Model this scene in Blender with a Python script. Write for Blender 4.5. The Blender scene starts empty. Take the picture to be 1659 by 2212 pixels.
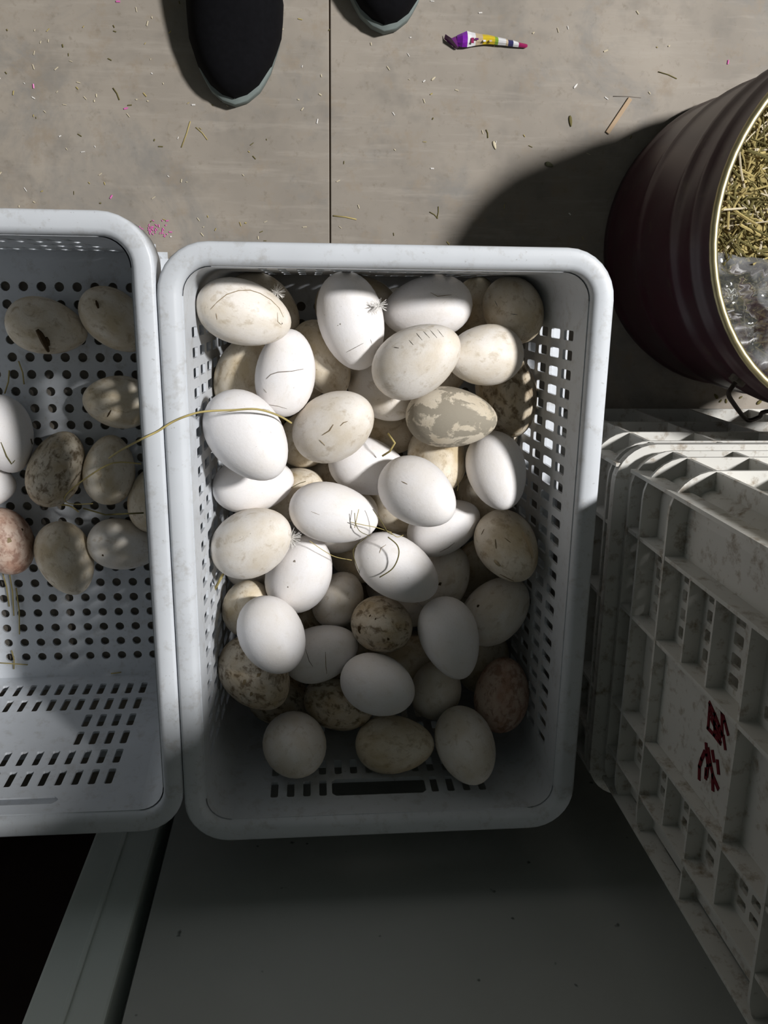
import bpy, bmesh, math, random
from mathutils import Vector, Matrix, Quaternion
from mathutils.bvhtree import BVHTree
random.seed(11)
sc = bpy.context.scene
C = sc.collection

# ------------------------------------------------------------------ camera
H = 0.983                        # camera height above the floor
F_PX = 1812.9                    # focal length in pixels of a 1659 x 2212 frame
RC = Matrix(((0.9963129, 0.0086980, -0.0853516),
             (0.0139016, 0.9653333, 0.2606499),
             (0.0846598, -0.2608754, 0.9616531)))
cam_d = bpy.data.cameras.new('camera'); cam = bpy.data.objects.new('camera', cam_d); C.objects.link(cam)
cam_d.sensor_fit = 'VERTICAL'; cam_d.sensor_height = 36.0; cam_d.lens = F_PX / 2212.0 * 36.0
cam_d.clip_start = 0.01; cam_d.clip_end = 50
cam.matrix_world = Matrix.Translation((0, 0, H)) @ RC.to_4x4()
sc.camera = cam

def spot(u, v, z):
    """world point at height z that the photograph shows at pixel (u, v)"""
    d = RC @ Vector((u - 829.5, 1106.0 - v, -F_PX))
    return Vector((0, 0, H)) + d * ((z - H) / d.z)

# ------------------------------------------------------------------ light
world = bpy.data.worlds.new('shed'); sc.world = world; world.use_nodes = True
bg = world.node_tree.nodes['Background']
bg.inputs[0].default_value = (0.88, 1.0, 0.92, 1); bg.inputs[1].default_value = 0.046
lamp_d = bpy.data.lights.new('ceiling_lamp_offscreen', 'POINT'); lamp = bpy.data.objects.new('ceiling_lamp_offscreen', lamp_d); C.objects.link(lamp)
lamp.location = (2.03, 0.78, 2.78)
lamp_d.energy = 575; lamp_d.shadow_soft_size = 0.15; lamp_d.color = (1.0, 0.985, 0.97)
sc.view_settings.view_transform = 'Standard'; sc.view_settings.look = 'None'
sc.view_settings.exposure = 0.0; sc.view_settings.gamma = 1.0
sc.view_settings.use_curve_mapping = False

# ------------------------------------------------------------------ helpers
def tag(o, label=None, cat=None, group=None, kind=None):
    if label: o['label'] = label
    if cat: o['category'] = cat
    if group: o['group'] = group
    if kind: o['kind'] = kind
    return o

def link(name, me, mat=None, parent=None, loc=None, smooth=False):
    o = bpy.data.objects.new(name, me); C.objects.link(o)
    if me is not None and mat is not None:
        for m in (mat if isinstance(mat, (list, tuple)) else [mat]): me.materials.append(m)
    if me is not None and smooth:
        for p in me.polygons: p.use_smooth = True
    if parent: o.parent = parent
    if loc is not None: o.location = loc
    return o

def mesh(verts, faces):
    me = bpy.data.meshes.new('m'); me.from_pydata([tuple(v) for v in verts], [], faces)
    bm = bmesh.new(); bm.from_mesh(me); bmesh.ops.remove_doubles(bm, verts=bm.verts, dist=1e-6)
    bmesh.ops.recalc_face_normals(bm, faces=bm.faces); bm.to_mesh(me); bm.free(); me.update()
    return me

def box_mesh(x0, x1, y0, y1, z0, z1, bev=0.0):
    bm = bmesh.new()
    bmesh.ops.create_cube(bm, size=1)
    for v in bm.verts:
        v.co = ((x0 + x1) / 2 + v.co.x * (x1 - x0), (y0 + y1) / 2 + v.co.y * (y1 - y0), (z0 + z1) / 2 + v.co.z * (z1 - z0))
    if bev: bmesh.ops.bevel(bm, geom=bm.edges[:], offset=bev, segments=2, affect='EDGES', profile=0.6)
    me = bpy.data.meshes.new('m'); bm.to_mesh(me); bm.free(); return me

def empty(name, loc=(0, 0, 0), rz=0):
    o = bpy.data.objects.new(name, None); C.objects.link(o); o.location = loc; o.rotation_euler = (0, 0, rz)
    o.empty_display_size = 0.02
    return o

def tube_mesh(pts, rad, n=6, closed=False, flat=1.0):
    """tube through the points; rad is a number or one per point; flat squashes it in z"""
    pts = [Vector(p) for p in pts]; m = len(pts); V = []; Fc = []
    prev = None
    for i, p in enumerate(pts):
        a = pts[(i - 1) % m] if (i or closed) else pts[0]; b = pts[(i + 1) % m] if (i < m - 1 or closed) else pts[-1]
        t = (b - a).normalized()
        if prev is None:
            s = t.cross(Vector((0, 0, 1)))
            if s.length < 1e-3: s = t.cross(Vector((1, 0, 0)))
            s.normalize()
        else:
            s = (prev - t * prev.dot(t)).normalized()
        prev = s; w = t.cross(s)
        r = rad[i] if isinstance(rad, (list, tuple)) else rad
        for k in range(n):
            an = 2 * math.pi * k / n
            q = s * (math.cos(an) * r) + w * (math.sin(an) * r * flat)
            V.append(p + q)
    for i in range(m if closed else m - 1):
        j = (i + 1) % m
        for k in range(n):
            l = (k + 1) % n
            Fc.append((i * n + k, i * n + l, j * n + l, j * n + k))
    if not closed:
        Fc.append(tuple(range(n))[::-1]); Fc.append(tuple((m - 1) * n + k for k in range(n)))
    return mesh(V, Fc)

def smooth_path(pts, n=6):
    """Catmull-Rom through the points"""
    P = [Vector(p) for p in pts]; out = []
    for i in range(len(P) - 1):
        p0 = P[max(i - 1, 0)]; p1 = P[i]; p2 = P[i + 1]; p3 = P[min(i + 2, len(P) - 1)]
        for k in range(n):
            t = k / n
            out.append(0.5 * ((2 * p1) + (p2 - p0) * t + (2 * p0 - 5 * p1 + 4 * p2 - p3) * t * t + (3 * p1 - p0 - 3 * p2 + p3) * t ** 3))
    out.append(P[-1]); return out

# ------------------------------------------------------------------ materials
class NT:
    def __init__(self, name):
        self.m = bpy.data.materials.new(name); self.m.use_nodes = True
        self.t = self.m.node_tree; self.b = self.t.nodes['Principled BSDF']
    def n(self, typ, **kw):
        x = self.t.nodes.new(typ)
        for k, v in kw.items():
            if k in x.inputs.keys(): x.inputs[k].default_value = v
            else: setattr(x, k, v)
        return x
    def l(self, a, b): self.t.links.new(a, b)
    def coords(self, rand=False):
        tc = self.n('ShaderNodeTexCoord')
        if not rand: return tc.outputs['Object']
        oi = self.n('ShaderNodeObjectInfo'); ml = self.n('ShaderNodeMath', operation='MULTIPLY'); ml.inputs[1].default_value = 37.0
        self.l(oi.outputs['Random'], ml.inputs[0])
        ad = self.n('ShaderNodeVectorMath', operation='ADD'); self.l(tc.outputs['Object'], ad.inputs[0]); self.l(ml.outputs[0], ad.inputs[1])
        return ad.outputs[0]
    def noise(self, co, scale, detail=3.0, rough=0.55, dist=0.0):
        x = self.n('ShaderNodeTexNoise'); x.inputs['Scale'].default_value = scale; x.inputs['Detail'].default_value = detail
        x.inputs['Roughness'].default_value = rough; x.inputs['Distortion'].default_value = dist
        self.l(co, x.inputs['Vector']); return x.outputs['Fac']
    def ramp(self, fac, a, b, va=0.0, vb=1.0):
        x = self.n('ShaderNodeMapRange'); x.inputs['From Min'].default_value = a; x.inputs['From Max'].default_value = b
        x.inputs['To Min'].default_value = va; x.inputs['To Max'].default_value = vb
        self.l(fac, x.inputs['Value']); return x.outputs['Result']
    def mix(self, fac, a, b):
        x = self.n('ShaderNodeMix', data_type='RGBA')
        for s, val in ((x.inputs['Factor'], fac), (x.inputs['A'] if False else x.inputs[6], a), (x.inputs[7], b)):
            if hasattr(val, 'links') or isinstance(val, bpy.types.NodeSocket): self.l(val, s)
            elif isinstance(val, (tuple, list)): s.default_value = (*val, 1)
            else: s.default_value = val
        return x.outputs[2]
    def bump(self, fac, strength=0.2, dist=0.002):
        x = self.n('ShaderNodeBump'); x.inputs['Strength'].default_value = strength; x.inputs['Distance'].default_value = dist
        self.l(fac, x.inputs['Height']); self.l(x.outputs[0], self.b.inputs['Normal'])
    def set(self, **kw):
        for k, v in kw.items():
            s = self.b.inputs[k.replace('_', ' ')]
            if isinstance(v, bpy.types.NodeSocket): self.l(v, s)
            elif isinstance(v, (tuple, list)): s.default_value = (*v, 1)
            else: s.default_value = v
        return self

def plain(name, col, rough=0.6, metal=0.0, var=0.15, scale=40.0):
    t = NT(name); co = t.coords(); f = t.noise(co, scale)
    d = tuple(c * (1 - var) for c in col); e = tuple(min(1, c * (1 + var)) for c in col)
    t.set(Base_Color=t.mix(f, d, e), Roughness=rough, Metallic=metal)
    if rough > 0.55: t.b.inputs['Specular IOR Level'].default_value = 0.12
    return t.m

def plastic(name, col, dirt, grime=(0.23, 0.19, 0.13), rough=0.42):
    t = NT(name); co = t.coords()
    big = t.noise(co, 9.0, 4.0); fine = t.noise(co, 70.0, 4.0, 0.7); sp = t.noise(co, 260.0, 2.0)
    c = t.mix(t.ramp(big, 0.35, 0.75, 0.0, 1.0), col, tuple(x * 0.86 for x in col))
    c = t.mix(t.ramp(fine, 0.53, 0.74, 0.0, dirt), c, grime)
    c = t.mix(t.ramp(sp, 0.72, 0.76, 0.0, 0.35), c, (0.20, 0.18, 0.15))
    t.set(Base_Color=c, Roughness=rough); t.b.inputs['Specular IOR Level'].default_value = 0.35
    t.bump(fine, 0.06, 0.001); return t.m

def egg_mat(name, col, cream, creamy, speck, spc, blot=0.0, blotc=(0.16, 0.10, 0.05), rough=0.5, blo=0.5, scale=1.0, edge=0.14):
    """eggshell: creamy clouding, fine dark flecks, and brown blotches of dried dirt"""
    t = NT(name); co = t.coords(True)
    a = t.noise(co, 1.3 * scale, 4.0); b = t.noise(co, 11.0, 3.0, 0.7); d = t.noise(co, 3.2 * scale, 5.0, 0.65, 0.4); g = t.noise(co, 26.0, 2.0)
    c = t.mix(t.ramp(a, 0.38, 0.68, 0.0, creamy), col, cream)
    c = t.mix(t.ramp(g, 0.55, 0.8, 0.0, creamy * 0.35), c, tuple(x * 0.72 for x in cream))
    if blot: c = t.mix(t.ramp(d, blo, blo + edge, 0.0, blot), c, blotc)
    c = t.mix(t.ramp(b, 0.69, 0.74, 0.0, speck), c, spc)
    t.set(Base_Color=c, Roughness=rough); t.b.inputs['Specular IOR Level'].default_value = 0.25
    t.bump(b, 0.05, 0.02); return t.m

M = {}
M['basket'] = plastic('basket_plastic', (0.63, 0.66, 0.70), 0.34)
M['crate'] = plastic('crate_plastic', (0.66, 0.65, 0.61), 0.9, (0.22, 0.155, 0.085), 0.4)
M['clean'] = egg_mat('egg_clean', (0.88, 0.86, 0.865), (0.82, 0.77, 0.71), 0.55, 0.5, (0.33, 0.26, 0.19), 0.22, (0.60, 0.52, 0.42), blo=0.58)
M['off'] = egg_mat('egg_off_white', (0.84, 0.795, 0.74), (0.70, 0.615, 0.49), 0.8, 0.6, (0.24, 0.18, 0.12), 0.55, (0.47, 0.38, 0.26), blo=0.555)
M['cream'] = egg_mat('egg_cream', (0.77, 0.70, 0.585), (0.57, 0.46, 0.29), 0.9, 0.65, (0.17, 0.11, 0.06), 0.65, (0.36, 0.26, 0.14), blo=0.53)
M['brown'] = egg_mat('egg_mottled', (0.60, 0.54, 0.44), (0.42, 0.32, 0.19), 0.9, 0.8, (0.07, 0.045, 0.02), 0.85, (0.13, 0.085, 0.04), blo=0.49, scale=1.3)
M['red'] = egg_mat('egg_reddish', (0.58, 0.46, 0.38), (0.42, 0.24, 0.17), 0.9, 0.7, (0.12, 0.05, 0.03), 0.65, (0.20, 0.09, 0.06), blo=0.48, scale=1.2)
M['mud'] = egg_mat('egg_muddy', (0.66, 0.60, 0.50), (0.50, 0.42, 0.30), 0.8, 0.5, (0.18, 0.13, 0.08), 0.95, (0.30, 0.27, 0.215), blo=0.47, scale=0.55, rough=0.75, edge=0.045)
M['stain'] = plain('dark_stain', (0.07, 0.045, 0.022), 0.8)
M['scratch'] = plain('dark_scratch', (0.24, 0.21, 0.18), 0.8)
M['hair'] = plain('fine_hair', (0.25, 0.19, 0.11), 0.6)
M['straw'] = plain('dry_straw', (0.44, 0.36, 0.15), 0.65, var=0.35, scale=60)
M['straw_dark'] = plain('old_straw', (0.15, 0.13, 0.05), 0.7, var=0.4, scale=60)
M['husk'] = plain('pale_husk', (0.62, 0.55, 0.40), 0.6, var=0.2)
M['feather'] = plain('white_down', (0.80, 0.78, 0.75), 0.8)
M['shoe'] = plain('black_felt', (0.004, 0.004, 0.0052), 0.9, var=0.5, scale=220)
M['sole'] = plain('grey_rubber', (0.20, 0.235, 0.225), 0.7, var=0.25, scale=60)
M['wood'] = plain('pale_wood', (0.44, 0.32, 0.21), 0.6)
M['wire'] = plain('dark_wire', (0.045, 0.035, 0.03), 0.45, 0.6)
M['pink'] = plain('pink_foil', (0.75, 0.18, 0.50), 0.3)
M['ink'] = plain('red_paint', (0.13, 0.014, 0.02), 0.6)
M['leaf'] = plain('dry_leaf', (0.13, 0.13, 0.08), 0.7)
M['smear'] = plain('brown_smear', (0.45, 0.36, 0.24), 0.7, var=0.4, scale=300)

# ------------------------------------------------------------------ the setting
t = NT('worn_floor'); co = t.coords()
a = t.noise(co, 3.0, 5.0, 0.6); b = t.noise(co, 16.0, 4.0, 0.65); c = t.noise(co, 90.0, 3.0, 0.7)
st = t.n('ShaderNodeMapping'); st.inputs['Scale'].default_value = (3.0, 26.0, 1.0); t.l(co, st.inputs['Vector'])
d = t.noise(st.outputs[0], 2.2, 4.0, 0.7)
k = t.mix(t.ramp(a, 0.36, 0.64), (0.235, 0.208, 0.175), (0.350, 0.308, 0.258))
k = t.mix(t.ramp(b, 0.50, 0.66, 0.0, 0.55), k, (0.185, 0.168, 0.145))
k = t.mix(t.ramp(d, 0.52, 0.70, 0.0, 0.5), k, (0.39, 0.35, 0.30))
k = t.mix(t.ramp(c, 0.58, 0.74, 0.0, 0.5), k, (0.17, 0.14, 0.10))
e_ = t.noise(co, 7.0, 6.0, 0.7, 0.5); k = t.mix(t.ramp(e_, 0.52, 0.64, 0.0, 0.6), k, (0.20, 0.195, 0.185)); g_ = t.noise(co, 30.0, 5.0, 0.7); k = t.mix(t.ramp(g_, 0.54, 0.68, 0.0, 0.55), k, (0.27, 0.215, 0.155))
t.set(Base_Color=k, Roughness=0.72); t.bump(c, 0.12, 0.001); M['floor'] = t.m
M['joint'] = plain('joint_dirt', (0.13, 0.10, 0.075), 0.9)
t = NT('old_wall_paint'); co = t.coords(); a = t.noise(co, 6.0, 4.0); b = t.noise(co, 55.0, 2.0)
k = t.mix(a, (0.40, 0.42, 0.40), (0.52, 0.54, 0.52)); k = t.mix(t.ramp(b, 0.72, 0.76, 0.0, 0.8), k, (0.05, 0.055, 0.05))
t.set(Base_Color=k, Roughness=0.7); M['wall'] = t.m
M['frame'] = plain('frame_paint', (0.66, 0.72, 0.69), 0.55, var=0.08, scale=12)
M['dark_door'] = plain('dark_door_paint', (0.030, 0.018, 0.017), 0.7, var=0.4, scale=10)

WY = -0.585
fl = link('floor', box_mesh(-2.2, 2.6, -0.95, 2.2, -0.05, -0.0025), M['joint']); tag(fl, 'worn grey brown floor with a straight dirty joint', kind='structure')
for x0, x1 in ((-2.2, 0.0219), (0.0236, 2.6)):
    link('floor_slab', box_mesh(x0, x1, -0.95, 2.2, -0.03, 0.0, 0.0009), M['floor'], fl)
wl = link('wall_back', box_mesh(-0.1585, 2.6, WY - 0.05, WY, 0.0, 2.3), M['wall']); tag(wl, 'grey painted wall panel with dark flecks behind the baskets', kind='structure')
tr = link('trim_1', box_mesh(-0.2385, -0.1715, WY - 0.045, WY + 0.004, 0.0, 2.3, 0.003), M['frame']); tag(tr, 'pale painted door frame post', kind='structure')
link('bead', box_mesh(-0.2085, -0.2035, WY - 0.002, WY + 0.0062, 0.0, 2.3, 0.001), M['frame'], tr)
dr = link('door_1', box_mesh(-2.2, -0.2385, WY - 0.12, WY - 0.085, 0.0, 2.3, 0.003), M['dark_door']); tag(dr, 'dark brown door set back beside the post', kind='structure')
rv = link('wall_reveal', box_mesh(-0.2385, -0.1585, WY - 0.14, WY - 0.045, 0.0, 2.3), M['wall']); tag(rv, 'recessed strip of wall behind the post', kind='structure')

# ------------------------------------------------------------------ perforated panels
def perforate(sb, zb, hole, fmap, thick):
    """grid of cells (sb x zb breaks); hole(i, j) -> None or (margin_s, margin_z, chamfer, round) ; fmap(s, z, w) -> point"""
    V = []; Fc = []
    def P(s, z, w): V.append(fmap(s, z, w)); return len(V) - 1
    for i in range(len(sb) - 1):
        for j in range(len(zb) - 1):
            s0, s1, z0, z1 = sb[i], sb[i + 1], zb[j], zb[j + 1]
            h = hole(i, j)
            if h is None:
                for w in (0.0, thick): Fc.append((P(s0, z0, w), P(s1, z0, w), P(s1, z1, w), P(s0, z1, w)))
                continue
            ms, mz, ch, rnd = h
            if rnd:
                cs, cz = (s0 + s1) / 2, (z0 + z1) / 2; hs, hz = (s1 - s0) / 2, (z1 - z0) / 2
                bnd = []; hol = []
                for q in range(4):
                    for dq, off in ((-30, -1 / 3), (0, None), (30, 1 / 3)):
                        an = math.radians(45 + 90 * q + dq); hol.append((cs + ms * math.cos(an), cz + ms * math.sin(an)))
                    cx_, cz_ = ((1, 1), (-1, 1), (-1, -1), (1, -1))[q]
                    if q % 2 == 0: pre, post = (cx_, cz_ / 3), (cx_ / 3, cz_)
                    else: pre, post = (cx_ / 3, cz_), (cx_, cz_ / 3)
                    for p in (pre, (cx_, cz_), post): bnd.append((cs + p[0] * hs, cz + p[1] * hz))
            else:
                a0, a1, b0, b1 = s0 + ms, s1 - ms, z0 + mz, z1 - mz
                hol = [(a1, b0 + ch), (a1, b1 - ch), (a1 - ch, b1), (a0 + ch, b1), (a0, b1 - ch), (a0, b0 + ch), (a0 + ch, b0), (a1 - ch, b0)]
                bnd = [(s1, b0 + ch), (s1, b1 - ch), (s1, z1), (s0, z1), (s0, b1 - ch), (s0, b0 + ch), (s0, z0), (s1, z0)]
                bnd = [(s1, z0), (s1, z1), (s1, z1), (s0, z1), (s0, z1), (s0, z0), (s0, z0), (s1, z0)]
            n = len(hol); hi = [[P(*p, w) for p in hol] for w in (0.0, thick)]; bi = [[P(*p, w) for p in bnd] for w in (0.0, thick)]
            for q in range(n):
                r = (q + 1) % n
                for L in (0, 1):
                    if bnd[q] == bnd[r]: Fc.append((hi[L][q], bi[L][q], hi[L][r]))
                    else: Fc.append((hi[L][q], bi[L][q], bi[L][r], hi[L][r]))
                Fc.append((hi[0][q], hi[0][r], hi[1][r], hi[1][q]))
    # outer border
    for i in range(len(sb) - 1):
        for z in (zb[0], zb[-1]): Fc.append((P(sb[i], z, 0), P(sb[i + 1], z, 0), P(sb[i + 1], z, thick), P(sb[i], z, thick)))
    for j in range(len(zb) - 1):
        for s in (sb[0], sb[-1]): Fc.append((P(s, zb[j], 0), P(s, zb[j + 1], 0), P(s, zb[j + 1], thick), P(s, zb[j], thick)))
    return mesh(V, Fc)

def rr_path(hx, hy, r, n=8):
    """rounded rectangle, counter-clockwise: list of (point, outward normal)"""
    out = []
    for q, (sx, sy) in enumerate(((1, 1), (-1, 1), (-1, -1), (1, -1))):
        for k in range(n + 1):
            an = math.pi / 2 * (q + k / n)
            nx, ny = math.cos(an), math.sin(an)
            out.append(((sx * (hx - r) + nx * r, sy * (hy - r) + ny * r), (nx, ny)))
    return out

def sweep(profile, path, close_profile=True):
    """profile: list of (inset, z)"""
    V = []; Fc = []; m = len(profile); n = len(path)
    for (p, nn) in path:
        for ins, z in profile: V.append((p[0] - nn[0] * ins, p[1] - nn[1] * ins, z))
    for i in range(n):
        j = (i + 1) % n
        for k in range(m if close_profile else m - 1):
            l = (k + 1) % m
            Fc.append((i * m + k, i * m + l, j * m + l, j * m + k))
    return mesh(V, Fc)

# ------------------------------------------------------------------ the egg baskets
ZT = 0.279; INS = 0.0195; TAPER = 0.05; RCORN = 0.042
def basket(name, loc, hx, hy, row_top, handle_z, handle_half, label, handle_same_row):
    root = empty(name, loc)
    tag(root, label, 'basket', 'white plastic egg baskets')
    prof = [(INS, 0.246), (INS - 0.0002, 0.270), (INS - 0.0012, 0.2745), (INS - 0.0035, 0.2775), (INS - 0.0065, ZT), (0.0030, ZT), (0.0012, 0.2782), (0.0002, 0.2765),
            (0.0, 0.274), (0.0012, 0.240), (0.0037, 0.240), (0.0050, 0.272), (INS - 0.004, 0.272), (INS - 0.0028, 0.246)]
    link('rim', sweep(prof, rr_path(hx, hy, RCORN)), M['basket'], root, smooth=True)
    # a stepped collar under the rim
    link('collar', sweep([(0.0160, 0.250), (0.0125, 0.252), (0.0125, 0.262), (0.0150, 0.264), (INS - 0.002, 0.262), (INS - 0.0015, 0.250)], rr_path(hx, hy, RCORN)), M['basket'], root)
    ZB = 0.006; r = 0.0232; TH = 0.0026
    def hs(dx, dy, z):           # inner half size towards (dx, dy); the wall nearest the floor joint stands almost upright
        return (hx if dx else hy) - INS - (0.012 if dy > 0 else TAPER) * (ZT - z)
    PX = 0.0163; PY = 0.0175; rows = [row_top - 0.0351 * k for k in range(6)]
    for side in range(4):
        nx, ny = ((1, 0), (0, 1), (-1, 0), (0, -1))[side]; tx, ty = -ny, nx
        hn, ht = (hx, hy) if nx else (hy, hx)
        pitch = PY if nx else PX
        nh = 24 if nx else 14
        ext = nh * pitch / 2
        sb = [-9.0] + [-ext + pitch * k for k in range(nh + 1)] + [9.0]
        hh = 0.0125
        zb = [ZB]
        for zc in reversed(rows): zb += [zc - hh - 0.004, zc + hh + 0.004]
        zb = sorted(set(round(z, 5) for z in zb)); zb[0] = ZB
        slot = None
        if not nx and not handle_same_row:
            zb += [handle_z - 0.0085, handle_z + 0.0085]
        zb.append(0.271)
        def fmap(s, z, w, nx=nx, ny=ny, tx=tx, ty=ty, hn=hn, ht=ht):
            if abs(s) > 5: sg = math.copysign(1, s); s = sg * (hs(round(tx * sg), round(ty * sg), z) - r)
            d = hs(nx, ny, z) + w
            return (nx * d + tx * s, ny * d + ty * s, z)
        def isrow(j, zb=zb):
            zc = (zb[j] + zb[j + 1]) / 2
            for k, q in enumerate(rows):
                if abs(zc - q) < 0.004: return k
            return None
        def hole(i, j, nx=nx, sb=sb, zb=zb, nh=nh, pitch=pitch):
            if i == 0 or i == len(sb) - 2: return None
            k = isrow(j); s = (sb[i] + sb[i + 1]) / 2
            if k is None: return None
            if not nx:
                if handle_same_row and k == 0 and abs(s) < handle_half: return None
                if k in (2, 3) and abs(s) < 0.052: return None
            return ((0.0042, 0.0042, 0.0014, False) if nx else (0.0044, 0.0040, 0.0012, False))
        # merge the handle cells into one long slot
        if not nx:
            zc = rows[0] if handle_same_row else handle_z
            jj = [j for j in range(len(zb) - 1) if abs((zb[j] + zb[j + 1]) / 2 - zc) < 0.003][0]
            half = round(handle_half / pitch) * pitch
            me = perforate_with_slot(sb, zb, hole, fmap, TH, jj, half)
        else:
            me = perforate(sb, zb, hole, fmap, TH)
        link('side_wall', me, M['basket'], root)
        # outward ledges between the rows
        for z0, dep in ((rows[0] - 0.0165, 0.0035), (rows[1] - 0.0165, 0.0090), (rows[3] - 0.0165, 0.0090), (rows[5] - 0.0165, 0.006)):
            d0 = hs(nx, ny, z0) + TH - 0.0004; d1 = d0 + dep; e = hs(tx, ty, z0) - r * 0.4; e2 = hs(-tx, -ty, z0) - r * 0.4; V = []
            for zz in (z0 - 0.0012, z0 + 0.0012):
                for dd, ss in ((d0, -e2), (d1, -e2), (d1, e), (d0, e)): V.append((nx * dd + tx * ss, ny * dd + ty * ss, zz))
            link('ledge', mesh(V, [(0, 1, 2, 3), (4, 5, 6, 7), (0, 1, 5, 4), (1, 2, 6, 5), (2, 3, 7, 6), (3, 0, 4, 7)]), M['basket'], root)
        # rounded corner to the next side
        V = []; Fc = []; zs = [ZB, 0.07, 0.135, 0.20, 0.271]; NA = 8
        for z in zs:
            for k in range(NA + 1):
                an = math.pi / 2 * (side + k / NA); cx_, cy_ = math.cos(math.pi / 4 + side * math.pi / 2), math.sin(math.pi / 4 + side * math.pi / 2)
                sx, sy = math.copysign(1, cx_), math.copysign(1, cy_)
                px, py = sx * (hs(sx, 0, z) - r), sy * (hs(0, sy, z) - r)
                for w in (0, TH): V.append((px + math.cos(an) * (r + w), py + math.sin(an) * (r + w), z))
        W = 2 * (NA + 1)
        for a in range(len(zs) - 1):
            for k in range(NA):
                for w in (0, 1): Fc.append((a * W + 2 * k + w, a * W + 2 * k + 2 + w, (a + 1) * W + 2 * k + 2 + w, (a + 1) * W + 2 * k + w))
        link('wall_corner', mesh(V, Fc), M['basket'], root, smooth=True)
    # base with rows of round holes
    bx, by = hs(1, 0, 0.006) + 0.001, hs(0, -1, 0.006) + 0.001; byn = hs(0, 1, 0.006) + 0.001
    nxh, nyh = int((2 * bx - 0.02) / 0.019), int((2 * by - 0.02) / 0.019)
    sb = [-bx] + [(k - nxh / 2) * 0.019 for k in range(nxh + 1)] + [bx]
    zb = [-by] + [(k - nyh / 2) * 0.019 for k in range(nyh + 1)] + [byn]
    def hole(i, j): return None if i in (0, len(sb) - 2) or j in (0, len(zb) - 2) else (0.0052, 0, 0, True)
    link('base', perforate(sb, zb, hole, lambda s, z, w: (s, z, 0.0085 - w), 0.003), M['basket'], root)
    link('foot_ring', sweep([(0.0, 0.0), (0.0, 0.0075), (0.008, 0.0075), (0.008, 0.0)], rr_path(bx - 0.003, by - 0.003, 0.024)), M['basket'], root)
    return root

def perforate_with_slot(sb, zb, hole, fmap, thick, jj, half):
    """like perforate, with the cells |s| < half of row jj opened as one long hand slot"""
    inside = [i for i in range(len(sb) - 1) if abs((sb[i] + sb[i + 1]) / 2) < half]
    i0, i1 = inside[0], inside[-1] + 1
    skip = set(inside)
    V = []; Fc = []
    def hole2(i, j):
        return 'skip' if (j == jj and i in skip) else hole(i, j)
    # build the regular part first by splitting it into three column blocks
    parts = []
    me_v, me_f = [], []
    def add(me):
        off = len(me_v)
        me_v.extend([v.co.copy() for v in me.vertices]); me_f.extend([tuple(off + q for q in p.vertices) for p in me.polygons])
        bpy.data.meshes.remove(me)
    add(perforate(sb[:i0 + 1], zb, hole, fmap, thick))
    add(perforate(sb[i1:], zb, lambda i, j: hole(i + i1, j), fmap, thick))
    if jj > 0: add(perforate(sb[i0:i1 + 1], zb[:jj + 1], lambda i, j: hole(i + i0, j), fmap, thick))
    if jj < len(zb) - 2: add(perforate(sb[i0:i1 + 1], zb[jj + 1:], lambda i, j: hole(i + i0, j + jj + 1), fmap, thick))
    add(perforate([sb[i0], sb[i1]], [zb[jj], zb[jj + 1]], lambda i, j: (0.001, 0.003, 0.004, False), fmap, thick))
    return mesh(me_v, me_f)

basket('egg_basket', (0.06565, -0.24255, 0), 0.18795, 0.27475, 0.2285, 0.2285, 0.049,
       'white plastic basket heaped full of goose eggs', True)
basket('egg_basket', (-0.31075, -0.2250, 0), 0.18795, 0.2785, 0.2160, 0.2515, 0.060,
       'white plastic basket with few eggs lying on its bare perforated base', False)

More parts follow.
